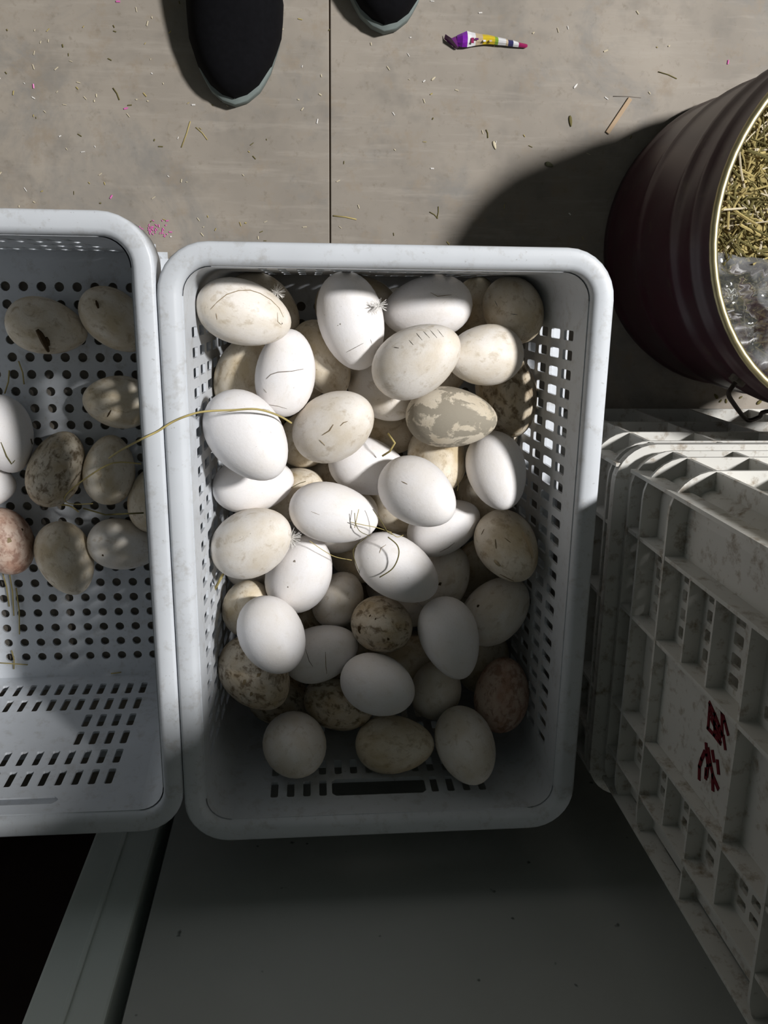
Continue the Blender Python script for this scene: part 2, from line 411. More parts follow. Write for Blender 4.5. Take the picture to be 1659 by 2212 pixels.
# ------------------------------------------------------------------ the stack of ribbed crates
RD = 0.016                        # how far the ribs stand out from the plate
def crate(name, z0, z1, hribs, label, box=(0.2904, 0.790, -0.496, -0.1415), part={}):
    XC0, XC1, YC0, YC1 = box
    cx, cy = (XC0 + XC1) / 2, (YC0 + YC1) / 2; hx, hy = (XC1 - XC0) / 2, (YC1 - YC0) / 2
    root = empty(name, (cx, cy, z0)); tag(root, label, 'crate', 'white ribbed crates in the stack')
    hgt = z1 - z0
    # base plate and top flange
    path = rr_path(hx, hy, 0.037)
    for zz in hribs:
        tk = 0.0016
        link('horizontal_rib', sweep([(0.0, zz - tk), (0.0, zz + tk), (RD + 0.002, zz + tk), (RD + 0.002, zz - tk)], path), M['crate'], root)
    link('top_flange', sweep([(0.0, hgt - 0.010), (0.0, hgt), (RD + 0.002, hgt), (RD + 0.002, hgt - 0.003), (0.002, hgt - 0.003), (0.002, hgt - 0.010)], path), M['crate'], root)
    link('base_flange', sweep([(0.003, 0.0), (0.003, 0.009), (RD + 0.002, 0.009), (RD + 0.002, 0.0)], path), M['crate'], root)
    r = 0.037 - RD
    link('base', box_mesh(-hx + RD + r * 0.3, hx - RD - r * 0.3, -hy + RD + r * 0.3, hy - RD - r * 0.3, 0.001, 0.004), M['crate'], root)
    lcols = [YC1 - 0.0385 * 0.5, -0.215, -0.290, -0.387, -0.440, -0.478]
    ncols = [XC0 + 0.038, 0.385, 0.453, 0.528, 0.600, 0.672, 0.745]
    for side in range(4):
        nx, ny = ((1, 0), (0, 1), (-1, 0), (0, -1))[side]; tx, ty = -ny, nx
        hn, ht = (hx, hy) if nx else (hy, hx)
        cols = sorted([(c - cy) * (ty) for c in lcols] if nx else [(c - cx) * tx for c in ncols])
        e = ht - 0.037
        def fmap(s, z, w, nx=nx, ny=ny, tx=tx, ty=ty, hn=hn):
            d = hn - RD - 0.003 + w
            return (nx * d + tx * s, ny * d + ty * s, z)
        # which bays carry hole grids
        bays = []
        for a, b in zip(cols[:-1], cols[1:]):
            bays.append((a, b))
        sbk = [-e]; kind = []
        zbk = [0.0, *hribs, *(sum(part.values(), []) if nx else []), hgt]; zbk = sorted(set(round(z, 5) for z in zbk))
        for (a, b) in bays:
            if nx: holes = 0.04 < (b - a) < 0.075 and not (abs(a - cols[0]) < 1e-6 and tx * 0 + ty > 5)
            else: holes = (b - a) > 0.05
            n = max(1, int((b - a - 0.010) / 0.0135)) if holes else 1
            for q in range(n + 1):
                x = a + 0.005 + (b - a - 0.010) * q / n
                if x > sbk[-1] + 1e-4:
                    sbk.append(x); kind.append(holes and q > 0)
        if e > sbk[-1] + 1e-4: sbk.append(e); kind.append(False)
        zz = [0.0]; zk = []
        for a, b in zip(zbk[:-1], zbk[1:]):
            n = int((b - a - 0.012) / 0.016)
            if n < 1 or b - a < 0.030: zz.append(b); zk.append(False); continue
            zz.append(a + 0.006); zk.append(False)
            for q in range(n): zz.append(a + 0.006 + (b - a - 0.012) * (q + 1) / n); zk.append(True)
            zz.append(b); zk.append(False)
        first_bay = (cols[0], cols[1]) if (nx < 0) else (None, None)
        def hole(i, j):
            if not (kind[i] and zk[j]): return None
            s = (sbk[i] + sbk[i + 1]) / 2
            if nx < 0 and cols[0] < s < cols[1]: return None        # the smooth bay next to the near corner
            if nx and abs((zz[j] + zz[j + 1]) / 2 - hgt * 0.5) < 0.0: return None
            return (0.0032, 0.0028, 0.0012, False)
        link('side_wall', perforate(sbk, zz, hole, fmap, 0.003), M['crate'], root)
        for s in cols:
            d0, d1 = hn - RD - 0.001, hn - 0.0006; tk = 0.0017; V = []
            for zq in (0.008, hgt - 0.002):
                for dd, ss in ((d0, s - tk), (d1, s - tk), (d1, s + tk), (d0, s + tk)): V.append((nx * dd + tx * ss, ny * dd + ty * ss, zq))
            link('vertical_rib', mesh(V, [(0, 1, 2, 3), (4, 5, 6, 7), (0, 1, 5, 4), (1, 2, 6, 5), (2, 3, 7, 6), (3, 0, 4, 7)]), M['crate'], root)
        if nx:
            order = bays if nx < 0 else bays[::-1]
            for bi, levels in part.items():
                a, b = order[bi]
                for zq in levels:
                    d0, d1 = hn - RD - 0.001, hn - 0.003; V = []
                    for z_ in (zq - 0.0013, zq + 0.0013):
                        for dd, ss in ((d0, a), (d1, a), (d1, b), (d0, b)): V.append((nx * dd + tx * ss, ny * dd + ty * ss, z_))
                    link('short_rib', mesh(V, [(0, 1, 2, 3), (4, 5, 6, 7), (0, 1, 5, 4), (1, 2, 6, 5), (2, 3, 7, 6), (3, 0, 4, 7)]), M['crate'], root)
        # slimmer ribs halfway in the wide bays
        if nx:
            for a, b in bays:
                continue
                s = (a + b) / 2; d0, d1 = hn - RD - 0.001, hn - 0.006; tk = 0.0011; V = []
                for zq in (0.008, hgt - 0.002):
                    for dd, ss in ((d0, s - tk), (d1, s - tk), (d1, s + tk), (d0, s + tk)): V.append((nx * dd + tx * ss, ny * dd + ty * ss, zq))
                link('slim_rib', mesh(V, [(0, 1, 2, 3), (4, 5, 6, 7), (0, 1, 5, 4), (1, 2, 6, 5), (2, 3, 7, 6), (3, 0, 4, 7)]), M['crate'], root)
        V = []; Fc = []; NA = 6; sx, sy = ((1, 1), (-1, 1), (-1, -1), (1, -1))[side]
        for z in (0.0, hgt):
            for k in range(NA + 1):
                an = math.pi / 2 * (side + k / NA)
                for w in (-0.003, 0.0):
                    V.append((sx * (hx - 0.037) + math.cos(an) * (r + w), sy * (hy - 0.037) + math.sin(an) * (r + w), z))
        W = 2 * (NA + 1)
        for k in range(NA):
            for w in (0, 1): Fc.append((2 * k + w, 2 * k + 2 + w, W + 2 * k + 2 + w, W + 2 * k + w))
        link('wall_corner', mesh(V, Fc), M['crate'], root, smooth=True)
    return root

RIBS = [0.012, 0.042, 0.097, 0.300, 0.372]
PART = {1: [0.142, 0.185, 0.236], 2: [0.236], 3: [0.142, 0.185, 0.236], 4: [0.185]}
crate('ribbed_crate', 0.0, 0.245, [0.012, 0.112, 0.176, 0.226], 'white ribbed plastic crate at the bottom of the stack, standing on the floor', (0.280, 0.790, -0.505, -0.138))
mid = crate('ribbed_crate', 0.245, 0.665, RIBS, 'white ribbed plastic crate with two red characters, resting on the bottom crate', part=PART)
crate('ribbed_crate', 0.665, 1.085, RIBS, 'white ribbed plastic crate without writing, above the one with red characters', part=PART)
crate('ribbed_crate', 1.085, 1.505, RIBS, 'white ribbed plastic crate on the very top of the stack', part=PART)
XC0 = 0.2904
# smooth sign panel with two painted characters on the face towards the baskets
pan = link('sign_panel', box_mesh(XC0 + 0.0105, XC0 + RD + 0.001, -0.3850, -0.2920, 0.344, 0.480), M['crate'])
pan.parent = mid; pan.matrix_parent_inverse = Matrix.Translation(-mid.location)
def strokes(parent, segs, w):
    """painted strokes: polylines of (mm along the face away from the near end, mm up)"""
    V = []; Fc = []
    for pl in segs:
        for (a, b), (c_, d) in zip(pl[:-1], pl[1:]):
            p = Vector((a, b)); q = Vector((c_, d)); dr = (q - p).normalized(); n = Vector((-dr.y, dr.x)) * w / 2; p = p - dr * w * 0.3; q = q + dr * w * 0.3
            o = len(V)
            for xx in (XC0 + 0.0108, XC0 + 0.0098):
                for v in (p + n, p - n, q - n, q + n): V.append((xx, -v.x / 1000, v.y / 1000))
            for f in ((0, 1, 2, 3), (4, 5, 6, 7), (0, 1, 5, 4), (1, 2, 6, 5), (2, 3, 7, 6), (3, 0, 4, 7)): Fc.append(tuple(o + k for k in f))
    ob = link('painted_character', mesh(V, Fc), M['ink'], parent)
    return ob
def face_mm(pts): return [(r * 0.961, 983 - (600 - u) * 0.961) for r, u in pts]
strokes(pan, [face_mm(q) for q in ([(309, 28), (313, 42), (318, 47), (325, 54)], [(316, 21), (321, 32), (326, 40), (330, 47)], [(322, 24), (328, 34), (333, 44)], [(327, 27), (331, 35), (337, 45)],
    [(330, 48), (338, 53)], [(317, 22), (337, 24)], [(320, 31), (337, 35)], [(313, 41), (330, 46)], [(337, 23), (337, 34), (338, 45)])], 3.0)
strokes(pan, [face_mm(q) for q in ([(351, 24), (359, 27), (366, 31), (375, 31)], [(359, 23), (367, 20), (375, 18), (385, 20)], [(371, 29), (378, 30)], [(353, 28), (363, 35), (369, 40), (374, 50)],
    [(370, 40), (380, 43)], [(351, 35), (357, 39)], [(354, 44), (362, 48)])], 3.8)

# ------------------------------------------------------------------ the bucket
t = NT('bucket_paint'); co = t.coords(); a = t.noise(co, 9.0, 4.0, 0.6); b = t.noise(co, 45.0, 3.0, 0.7)
k = t.mix(t.ramp(a, 0.45, 0.7, 0.0, 0.8), (0.045, 0.009, 0.018), (0.055, 0.042, 0.043)); k = t.mix(t.ramp(b, 0.6, 0.75, 0.0, 0.6), k, (0.10, 0.07, 0.05))
t.set(Base_Color=k, Roughness=0.38); M['bucket'] = t.m
M['brass'] = plain('worn_tin', (0.50, 0.44, 0.25), 0.38, 0.85, var=0.3, scale=90)
M['tin'] = plain('dull_tin', (0.20, 0.18, 0.15), 0.5, 0.7)
BX, BY, BR, BZ, BB = 0.4916, 0.051, 0.1610, 0.284, 0.156
bucket = empty('bucket', (BX, BY, 0)); tag(bucket, 'dark maroon tin bucket with a bright rim, filled with straw', 'bucket')
def lathe(prof, n=72):
    V = []; Fc = []; m = len(prof)
    for i in range(n):
        an = 2 * math.pi * i / n
        for r, z in prof: V.append((r * math.cos(an), r * math.sin(an), z))
    for i in range(n):
        j = (i + 1) % n
        for k in range(m - 1): Fc.append((i * m + k, j * m + k, j * m + k + 1, i * m + k + 1))
    return mesh(V, Fc)
def br(z): return BB + (BR - BB) * z / BZ
prof = [(0.0, 0.006), (BB - 0.004, 0.006), (BB - 0.004, 0.0), (BB, 0.0)]
for z in [0.004 + 0.004 * k for k in range(69)]:
    bump = 0
    for zc, h, w in ((0.020, 0.0030, 0.006), (0.110, 0.0028, 0.006), (0.200, 0.0042, 0.0075), (0.245, 0.0042, 0.0075)):
        bump += h * math.exp(-((z - zc) / w) ** 2)
    prof.append((br(z) + bump, z))
prof += [(br(BZ) - 0.0012, BZ), (br(0.24) - 0.0016, 0.24), (br(0.05) - 0.0016, 0.05), (0.0, 0.008)]
link('body', lathe(prof), M['bucket'], bucket, smooth=True)
link('rolled_rim', lathe([(BR + 0.0035 * math.cos(q * math.pi / 5), BZ - 0.0005 + 0.0035 * math.sin(q * math.pi / 5)) for q in range(11)]), M['brass'], bucket, smooth=True)
# bail handle hanging down between the bucket and the crates
hp = [spot(1583, 834, 0.222), spot(1574, 852, 0.222), spot(1587, 875, 0.212), spot(1608, 902, 0.198), spot(1620, 908, 0.195), spot(1640, 901, 0.195), spot(1672, 888, 0.198)]
hp = [Vector((p.x - BX, p.y - BY, p.z)) for p in hp]
q = Vector((hp[0].x, hp[0].y, 0)).normalized() * (br(0.222) - 0.001); q.z = 0.222
hp = [q] + hp + [Vector((0.06, -0.171, 0.20)), Vector((0.13, -0.125, 0.208)), Vector((0.168, -0.04, 0.218)), Vector((0.1585, -0.015, 0.222))]
link('bail_handle', tube_mesh(smooth_path(hp, 5), 0.0022, 8), M['wire'], bucket, smooth=True)
for an in (math.atan2(hp[0].y, hp[0].x), math.atan2(-0.015, 0.1585)):
    p = Vector((math.cos(an), math.sin(an), 0)) * (br(0.222) + 0.0015); q = p.normalized()
    link('ear', tube_mesh([p - q * 0.003 + Vector((0, 0, 0.222)), p + q * 0.003 + Vector((0, 0, 0.222))], 0.008, 12), M['tin'], bucket)

# straw packed in the bucket
V = []; Fc = []; rnd = random.Random(3)
def blade(V, Fc, p, yaw, pitch, L, w, bend):
    d = Vector((math.cos(yaw) * math.cos(pitch), math.sin(yaw) * math.cos(pitch), math.sin(pitch))); s = d.cross(Vector((0, 0, 1))).normalized() * w / 2
    up = s.cross(d).normalized(); o = len(V); n = 3
    for k in range(n + 1):
        q = p + d * (L * (k / n - 0.5)) - up * bend * ((k / n - 0.5) ** 2) * 4
        V.append(q - s); V.append(q + s); V.append(q + up * w * 0.35)
    for k in range(n):
        a = o + 3 * k
        for x, y in ((0, 1), (1, 2), (2, 0)): Fc.append((a + x, a + y, a + 3 + y, a + 3 + x))
    Fc.append((o, o + 1, o + 2)); e = o + 3 * n; Fc.append((e, e + 1, e + 2))
def sr(): 
    r = 0.136 * math.sqrt(rnd.random()); an = rnd.random() * 6.283; return Vector((r * math.cos(an), r * math.sin(an), 0))
for k in range(1900):
    p = sr(); p.z = 0.150 + 0.020 * rnd.random() - 0.10 * max(0, p.length - 0.09)
    blade(V, Fc, p, rnd.random() * 6.283, rnd.gauss(0, 0.28), rnd.uniform(0.012, 0.055), rnd.uniform(0.0008, 0.0028), rnd.uniform(-0.004, 0.006))
me = mesh(V, Fc); me.materials.append(M['straw']); me.materials.append(M['straw_dark']); me.materials.append(M['husk'])
for i, p in enumerate(me.polygons): p.material_index = (0, 1, 1, 2, 0, 1)[(p.vertices[0] // 12) % 6]
stw = link('straw_filling', me, None, None, (BX, BY, 0)); tag(stw, 'dry straw and chaff heaped inside the maroon bucket', 'straw', kind='stuff')
V = [(0, 0, 0.154)]; Fc = []
for ring, (r, z) in enumerate(((0.06, 0.154), (0.10, 0.151), (0.145, 0.145), (0.1535, 0.138))):
    for i in range(32): an = 2 * math.pi * i / 32; V.append((r * math.cos(an), r * math.sin(an), z + 0.003 * math.sin(i * 2.7 + ring)))
for i in range(32): Fc.append((0, 1 + i, 1 + (i + 1) % 32))
for ring in range(3):
    for i in range(32): a = 1 + ring * 32; j = (i + 1) % 32; Fc.append((a + i, a + j, a + 32 + j, a + 32 + i))
link('straw_bed', mesh(V, Fc), M['straw'], stw)

# crumpled clear plastic bag on the straw
t = NT('clear_film'); co = t.coords(); f = t.noise(co, 26.0, 2.0, 0.5, 0.6)
tr_ = t.n('ShaderNodeBsdfTransparent'); gl = t.n('ShaderNodeBsdfGlossy'); gl.inputs['Roughness'].default_value = 0.07
bp = t.n('ShaderNodeBump'); bp.inputs['Strength'].default_value = 0.9; bp.inputs['Distance'].default_value = 0.006; t.l(f, bp.inputs['Height']); t.l(bp.outputs[0], gl.inputs['Normal'])
tr_.inputs[0].default_value = (0.86, 0.88, 0.90, 1)
mx = t.n('ShaderNodeMixShader'); mx.inputs[0].default_value = 0.28; t.l(tr_.outputs[0], mx.inputs[1]); t.l(gl.outputs[0], mx.inputs[2])
df = t.n('ShaderNodeBsdfDiffuse'); df.inputs[0].default_value = (0.75, 0.76, 0.78, 1); mx2 = t.n('ShaderNodeMixShader'); t.l(t.ramp(f, 0.42, 0.75, 0.03, 0.42), mx2.inputs[0]); t.l(mx.outputs[0], mx2.inputs[1]); t.l(df.outputs[0], mx2.inputs[2])
t.l(mx2.outputs[0], t.t.nodes['Material Output'].inputs['Surface']); M['film'] = t.m
ctr = spot(1640, 700, 0.180); V = []; Fc = []; N = 22
for i in range(N + 1):
    for j in range(N + 1):
        a, b = i / N - 0.5, j / N - 0.5
        h = 0.010 * (math.sin(9 * a + 4 * b) + 0.7 * math.sin(17 * b - 6 * a + 1) + 0.5 * math.sin(31 * a + 23 * b)) * (1.1 - abs(a) - abs(b)) + 0.022 * (1 - 4 * a * a) * (1 - 4 * b * b)
        q = Vector((ctr.x + a * 0.125 + 0.02 * b - BX, ctr.y + b * 0.12 - 0.016 * a - BY, 0))
        if q.length > 0.140: q *= 0.140 / q.length
        V.append((q.x + BX, q.y + BY, ctr.z - 0.012 + h))
for i in range(N):
    for j in range(N): q = i * (N + 1) + j; Fc.append((q, q + 1, q + N + 2, q + N + 1))
bag = link('plastic_bag', mesh(V, Fc), M['film'], smooth=True); tag(bag, 'crumpled clear plastic bag lying on the straw in the bucket', 'bag')
bag.modifiers.new('thick', 'SOLIDIFY').thickness = 0.0004

# ------------------------------------------------------------------ the shoes
def shoe(loc, rz, label, mirror=1):
    root = empty('shoe', loc, rz); tag(root, label, 'shoe', 'pair of black cloth shoes')
    Lg = 0.268
    def half(tt):        # half width of the sole, toe at tt = 0
        pts = ((0, 0.0), (0.015, 0.013), (0.05, 0.025), (0.12, 0.0375), (0.22, 0.0465), (0.33, 0.0490), (0.5, 0.042), (0.68, 0.034), (0.85, 0.0335), (0.95, 0.026), (0.985, 0.015), (1, 0.0))
        for (a, x), (b, y) in zip(pts[:-1], pts[1:]):
            if a <= tt <= b: return x + (y - x) * (tt - a) / (b - a)
        return 0.0
    ts = [0.0, 0.006, 0.015, 0.03, 0.05, 0.08, 0.12, 0.17, 0.22, 0.28, 0.34, 0.42, 0.5, 0.6, 0.7, 0.8, 0.88, 0.95, 0.985, 1.0]
    def xc(tt): return mirror * 0.006 * math.sin(tt * 3.1)
    V = []; Fc = []; m = len(ts)
    for tt in ts:
        for sg in (-1, 1):
            for z, g in ((0.0, 0.96), (0.003, 1.0), (0.013, 1.0), (0.016, 0.97)): V.append((xc(tt) + sg * half(tt) * g * (1.0 if tt < 0.09 else 0.97), tt * Lg * (1 if g == 1 else 0.995) + (0 if g == 1 else 0.0008), z))
    for i in range(m - 1):
        a, b = i * 8, (i + 1) * 8
        for k in range(3):
            Fc.append((a + k, a + k + 1, b + k + 1, b + k)); Fc.append((a + 4 + k, a + 5 + k, b + 5 + k, b + 4 + k))
        Fc.append((a, a + 4, b + 4, b)); Fc.append((a + 3, a + 7, b + 7, b + 3))
    link('sole', mesh(V, Fc), M['sole'], root, smooth=True)
    def top(tt):
        pts = ((0, 0.022), (0.03, 0.036), (0.08, 0.044), (0.2, 0.052), (0.35, 0.064), (0.48, 0.080), (0.6, 0.074), (0.8, 0.074), (0.95, 0.080), (1, 0.072))
        for (a, x), (b, y) in zip(pts[:-1], pts[1:]):
            if a <= tt <= b: return x + (y - x) * (tt - a) / (b - a)
    V = []; Fc = []; NA = 14
    for tt in ts:
        w = half(tt) * 1.015 if 0 < tt < 1 else 0.0008; h = top(tt) - 0.014
        for k in range(NA + 1):
            an = math.pi * k / NA; cs = math.cos(an); sn = max(0.0, math.sin(an))
            V.append((xc(tt) + w * math.copysign(abs(cs) ** 0.75, cs) * (1 - 0.10 * sn), tt * Lg * 0.975 + 0.0055, 0.012 + h * sn ** 0.7))
    for i in range(m - 1):
        for k in range(NA): a = i * (NA + 1) + k; b = a + NA + 1; Fc.append((a, a + 1, b + 1, b))
    up = link('upper', mesh(V, Fc), M['shoe'], root, smooth=True)
    ring = [(0.024 * math.cos(q * math.pi / 12) + xc(0.72), 0.72 * Lg + 0.055 * math.sin(q * math.pi / 12), 0.078 + 0.004 * math.sin(q * math.pi / 12)) for q in range(24)]
    link('collar', tube_mesh(ring, 0.005, 8, True), M['shoe'], up, smooth=True)
    return root
shoe((-0.0765, 0.1800, 0), math.radians(1.5), 'black cloth shoe with a grey sole, nearer the egg baskets')
shoe((0.0790, 0.2545, 0), math.radians(-3.0), 'black cloth shoe with a grey sole, stepping further back beside the sweet wrapper', -1)

# ------------------------------------------------------------------ sweet wrapper on the floor
cols = [('wrap_purple', (0.20, 0.02, 0.36)), ('wrap_white', (0.72, 0.72, 0.74)), ('wrap_tan', (0.55, 0.44, 0.30)), ('wrap_yellow', (0.68, 0.50, 0.03)),
        ('wrap_green', (0.24, 0.40, 0.05)), ('wrap_navy', (0.04, 0.04, 0.13)), ('wrap_crimson', (0.30, 0.02, 0.10)), ('wrap_plum', (0.10, 0.012, 0.12))]
WM = [plain(n, c, 0.22, 0.0, var=0.12, scale=160) for n, c in cols]
prof = [  # u, v top, v bottom, height bow, material to the next station
    (985, 79, 101, 0.006, 0), (996, 75, 105, 0.010, 0), (1007, 70, 105, 0.009, 1), (1016, 72, 103, 0.007, 1), (1025, 74, 101, 0.007, 2), (1040, 77, 99, 0.008, 3),
    (1052, 78, 98, 0.008, 3), (1066, 81, 99, 0.008, 4), (1073, 83, 100, 0.008, 1), (1090, 86, 101, 0.007, 2), (1095, 88, 102, 0.006, 5), (1106, 89, 103, 0.006, 1), (1118, 93, 104, 0.005, 6), (1134, 96, 105, 0.003, 6), (1138, 97, 103, 0.002, 6)]
wr = empty('sweet_wrapper', spot(1050, 90, 0)); tag(wr, 'torn sweet wrapper strip, purple end and colourful print, lying on the floor', 'wrapper')
V = []; Fc = []; mi = []
for u, v0, v1, h, mm in prof:
    p0, p1 = spot(u, v0, 0.0), spot(u, v1, 0.0)
    for q in range(5): V.append(p0.lerp(p1, q / 4) + Vector((0, 0, 0.0012 + h * (0.35 + 0.65 * math.sin(math.pi * (q + 0.3) / 4.6)))) - wr.location)
for i in range(len(prof) - 1):
    for q in range(4): Fc.append((i * 5 + q, i * 5 + q + 1, i * 5 + 6 + q, i * 5 + 5 + q)); mi.append(prof[i][4])
me = bpy.data.meshes.new('m'); me.from_pydata(V, [], Fc)
for m_ in WM: me.materials.append(m_)
for p, k in zip(me.polygons, mi): p.material_index = k
strip = link('printed_strip', me, None, wr); strip.modifiers.new('t', 'SOLIDIFY').thickness = 0.0005
P = [spot(985, 79, 0.009), spot(975, 83, 0.011), spot(962, 74, 0.004), spot(959, 84, 0.001), spot(986, 107, 0.001), spot(990, 103, 0.006)]
me = mesh([p - wr.location for p in P], [(0, 1, 5), (1, 2, 3), (1, 3, 4), (1, 4, 5)])
fo = link('folded_end', me, WM[7], wr); fo.modifiers.new('t', 'SOLIDIFY').thickness = 0.0005
# little floral print and purple band on the strip
for (u, v, w, h_, k) in ((1021, 87, 3, 9, 6), (1030, 84, 4, 3, 7), (1047, 88, 3, 3, 1), (1060, 88, 3, 3, 2)):
    c_ = spot(u, v, 0.0102); s = 0.00047
    link('print_motif', box_mesh(c_.x - w * s - wr.location.x, c_.x + w * s - wr.location.x, c_.y - h_ * s * 0.6 - wr.location.y, c_.y + h_ * s * 0.6 - wr.location.y, 0.0094, 0.0101), WM[k], wr)

# ------------------------------------------------------------------ litter on the floor
def rod(name, pts, rad, mat, label, cat, group=None, flat=1.0, n=6, taper=False):
    pts = [Vector(p) for p in pts]; o0 = pts[0].copy(); m = len(pts)
    rr = [rad * (0.35 + 0.65 * math.sin(math.pi * (0.12 + 0.76 * k / max(1, m - 1)))) for k in range(m)] if taper else rad
    ob = link(name, tube_mesh([p - o0 for p in pts], rr, n, flat=flat), mat, None, o0, smooth=True)
    return tag(ob, label, cat, group)
a, b = spot(1361, 213, 0.0), spot(1311, 288, 0.0); mid_ = (a + b) / 2; d = (b - a)
stick = link('wooden_stick', box_mesh(-d.length / 2, d.length / 2, -0.0024, 0.0024, 0.0, 0.0022, 0.0007), M['wood'], None, mid_); stick.rotation_euler = (0, 0, math.atan2(d.y, d.x))
tag(stick, 'flat pale wooden stick on the floor beside the bucket', 'stick')
def seed(u, v, L, ang, mat, label, name='seed_husk', w=0.35, group='husks on the floor'):
    bm = bmesh.new(); bmesh.ops.create_icosphere(bm, subdivisions=2, radius=1); me = bpy.data.meshes.new('m'); bm.to_mesh(me); bm.free()
    for q in me.vertices: q.co = (q.co.x * L / 2, q.co.y * L / 2 * w * (1 - 0.3 * q.co.x), (q.co.z + 0.9) * L / 2 * w * 0.55)
    o = link(name, me, mat, None, spot(u, v, 0), smooth=True); o.rotation_euler = (0, 0, math.radians(ang)); tag(o, label, 'husk', group); return o
seed(1068, 314, 0.0095, -70, M['husk'], 'large pale seed husk on the floor between joint and bucket shadow')
seed(1243, 186, 0.0065, 50, M['feather'], 'small white husk on the floor between wrapper and wooden stick')
seed(1186, 356, 0.010, -20, M['leaf'], 'dark curled bit of leaf at the edge of the bucket shadow', 'dry_leaf', 0.5, None)
seed(936, 170, 0.006, 40, M['husk'], 'curled pale husk on the floor below the wrapper fold')
seed(1232, 262, 0.012, -80, M['straw_dark'], 'brown frayed bit of chaff lying on the floor left of the wooden stick', 'chaff_bit', 0.3, None)
for u, v, u2, v2, r, mm, lab in (
        (1050, 280, 1054, 298, 0.0006, 'straw_dark', 'short dark stalk on the floor above the large pale husk'),
        (1422, 155, 1462, 170, 0.0005, 'straw_dark', 'thin dark stalk on the floor beyond the wooden stick'),
        (411, 262, 392, 318, 0.0006, 'straw', 'long thin green straw on the floor in front of the shoe toe'),
        (423, 275, 448, 302, 0.0005, 'straw', 'thin bent straw lying beside the long green straw'),
        (947, 446, 944, 472, 0.0005, 'straw_dark', 'thin upright dark stalk on the floor next to the bucket shadow'),
        (928, 458, 946, 472, 0.0005, 'straw_dark', 'thin crosswise dark stalk meeting another next to the bucket shadow'),
        (720, 466, 770, 474, 0.0007, 'straw', 'pale straw lying across the floor joint by the full basket'),
        (244, 190, 258, 216, 0.0006, 'straw_dark', 'brown stalk on the floor left of the shoe'),
        (1325, 208, 1385, 211, 0.0004, 'scratch', 'hair-thin dark stalk touching the top of the wooden stick')):
    p, q = spot(u, v, r), spot(u2, v2, r); rod('stalk', [p, p.lerp(q, 0.5) + Vector((0.0008, 0.0006, 0)), q], r, M[mm], lab, 'stalk', 'stalks on the floor')
V = []; Fc = []; rnd = random.Random(8)
for k in range(260):
    p = Vector((rnd.uniform(-0.42, 0.42), rnd.uniform(0.02, 0.33), 0.0007))
    if rnd.random() < 0.45: p.x = rnd.uniform(-0.42, -0.05)
    blade(V, Fc, p, rnd.random() * 6.283, 0, rnd.uniform(0.0015, 0.0048), rnd.uniform(0.0006, 0.0014), 0)
me = mesh(V, Fc)
for m_ in (M['straw'], M['husk'], M['straw_dark'], M['feather']): me.materials.append(m_)
for p in me.polygons: p.material_index = (0, 1, 1, 2, 3)[(p.vertices[0] // 12) % 5]
ch = link('floor_chaff', me); tag(ch, 'scattered tiny chaff and dust over the grey floor', 'chaff', kind='stuff')
V = []; Fc = []
for k in range(34):
    p = spot(rnd.gauss(336, 16), rnd.gauss(492, 11), 0.0008); blade(V, Fc, p, rnd.random() * 6.283, 0, rnd.uniform(0.001, 0.0035), rnd.uniform(0.0007, 0.0014), 0)
for u, v in ((272, 234), (240, 425), (72, 186), (1573, 134), (1650, 165), (255, 3)):
    blade(V, Fc, spot(u, v, 0.0008), rnd.random() * 6.283, 0, 0.0042, 0.0016, 0)
pk = link('pink_glitter', mesh(V, Fc), M['pink']); tag(pk, 'scatter of pink foil flecks on the floor behind the gap between baskets', 'glitter', kind='stuff')
# grit by the foot of the crates under the bucket handle
for u, v, L in ((1546, 856, 0.008), (1556, 866, 0.005), (1568, 866, 0.006), (1600, 858, 0.005), (1640, 868, 0.009)):
    seed(u, v, L, rnd.random() * 180, M['straw_dark'], 'dark crumb of chaff on the floor under the bucket handle', 'crumb', 0.45, 'crumbs under the bucket handle')

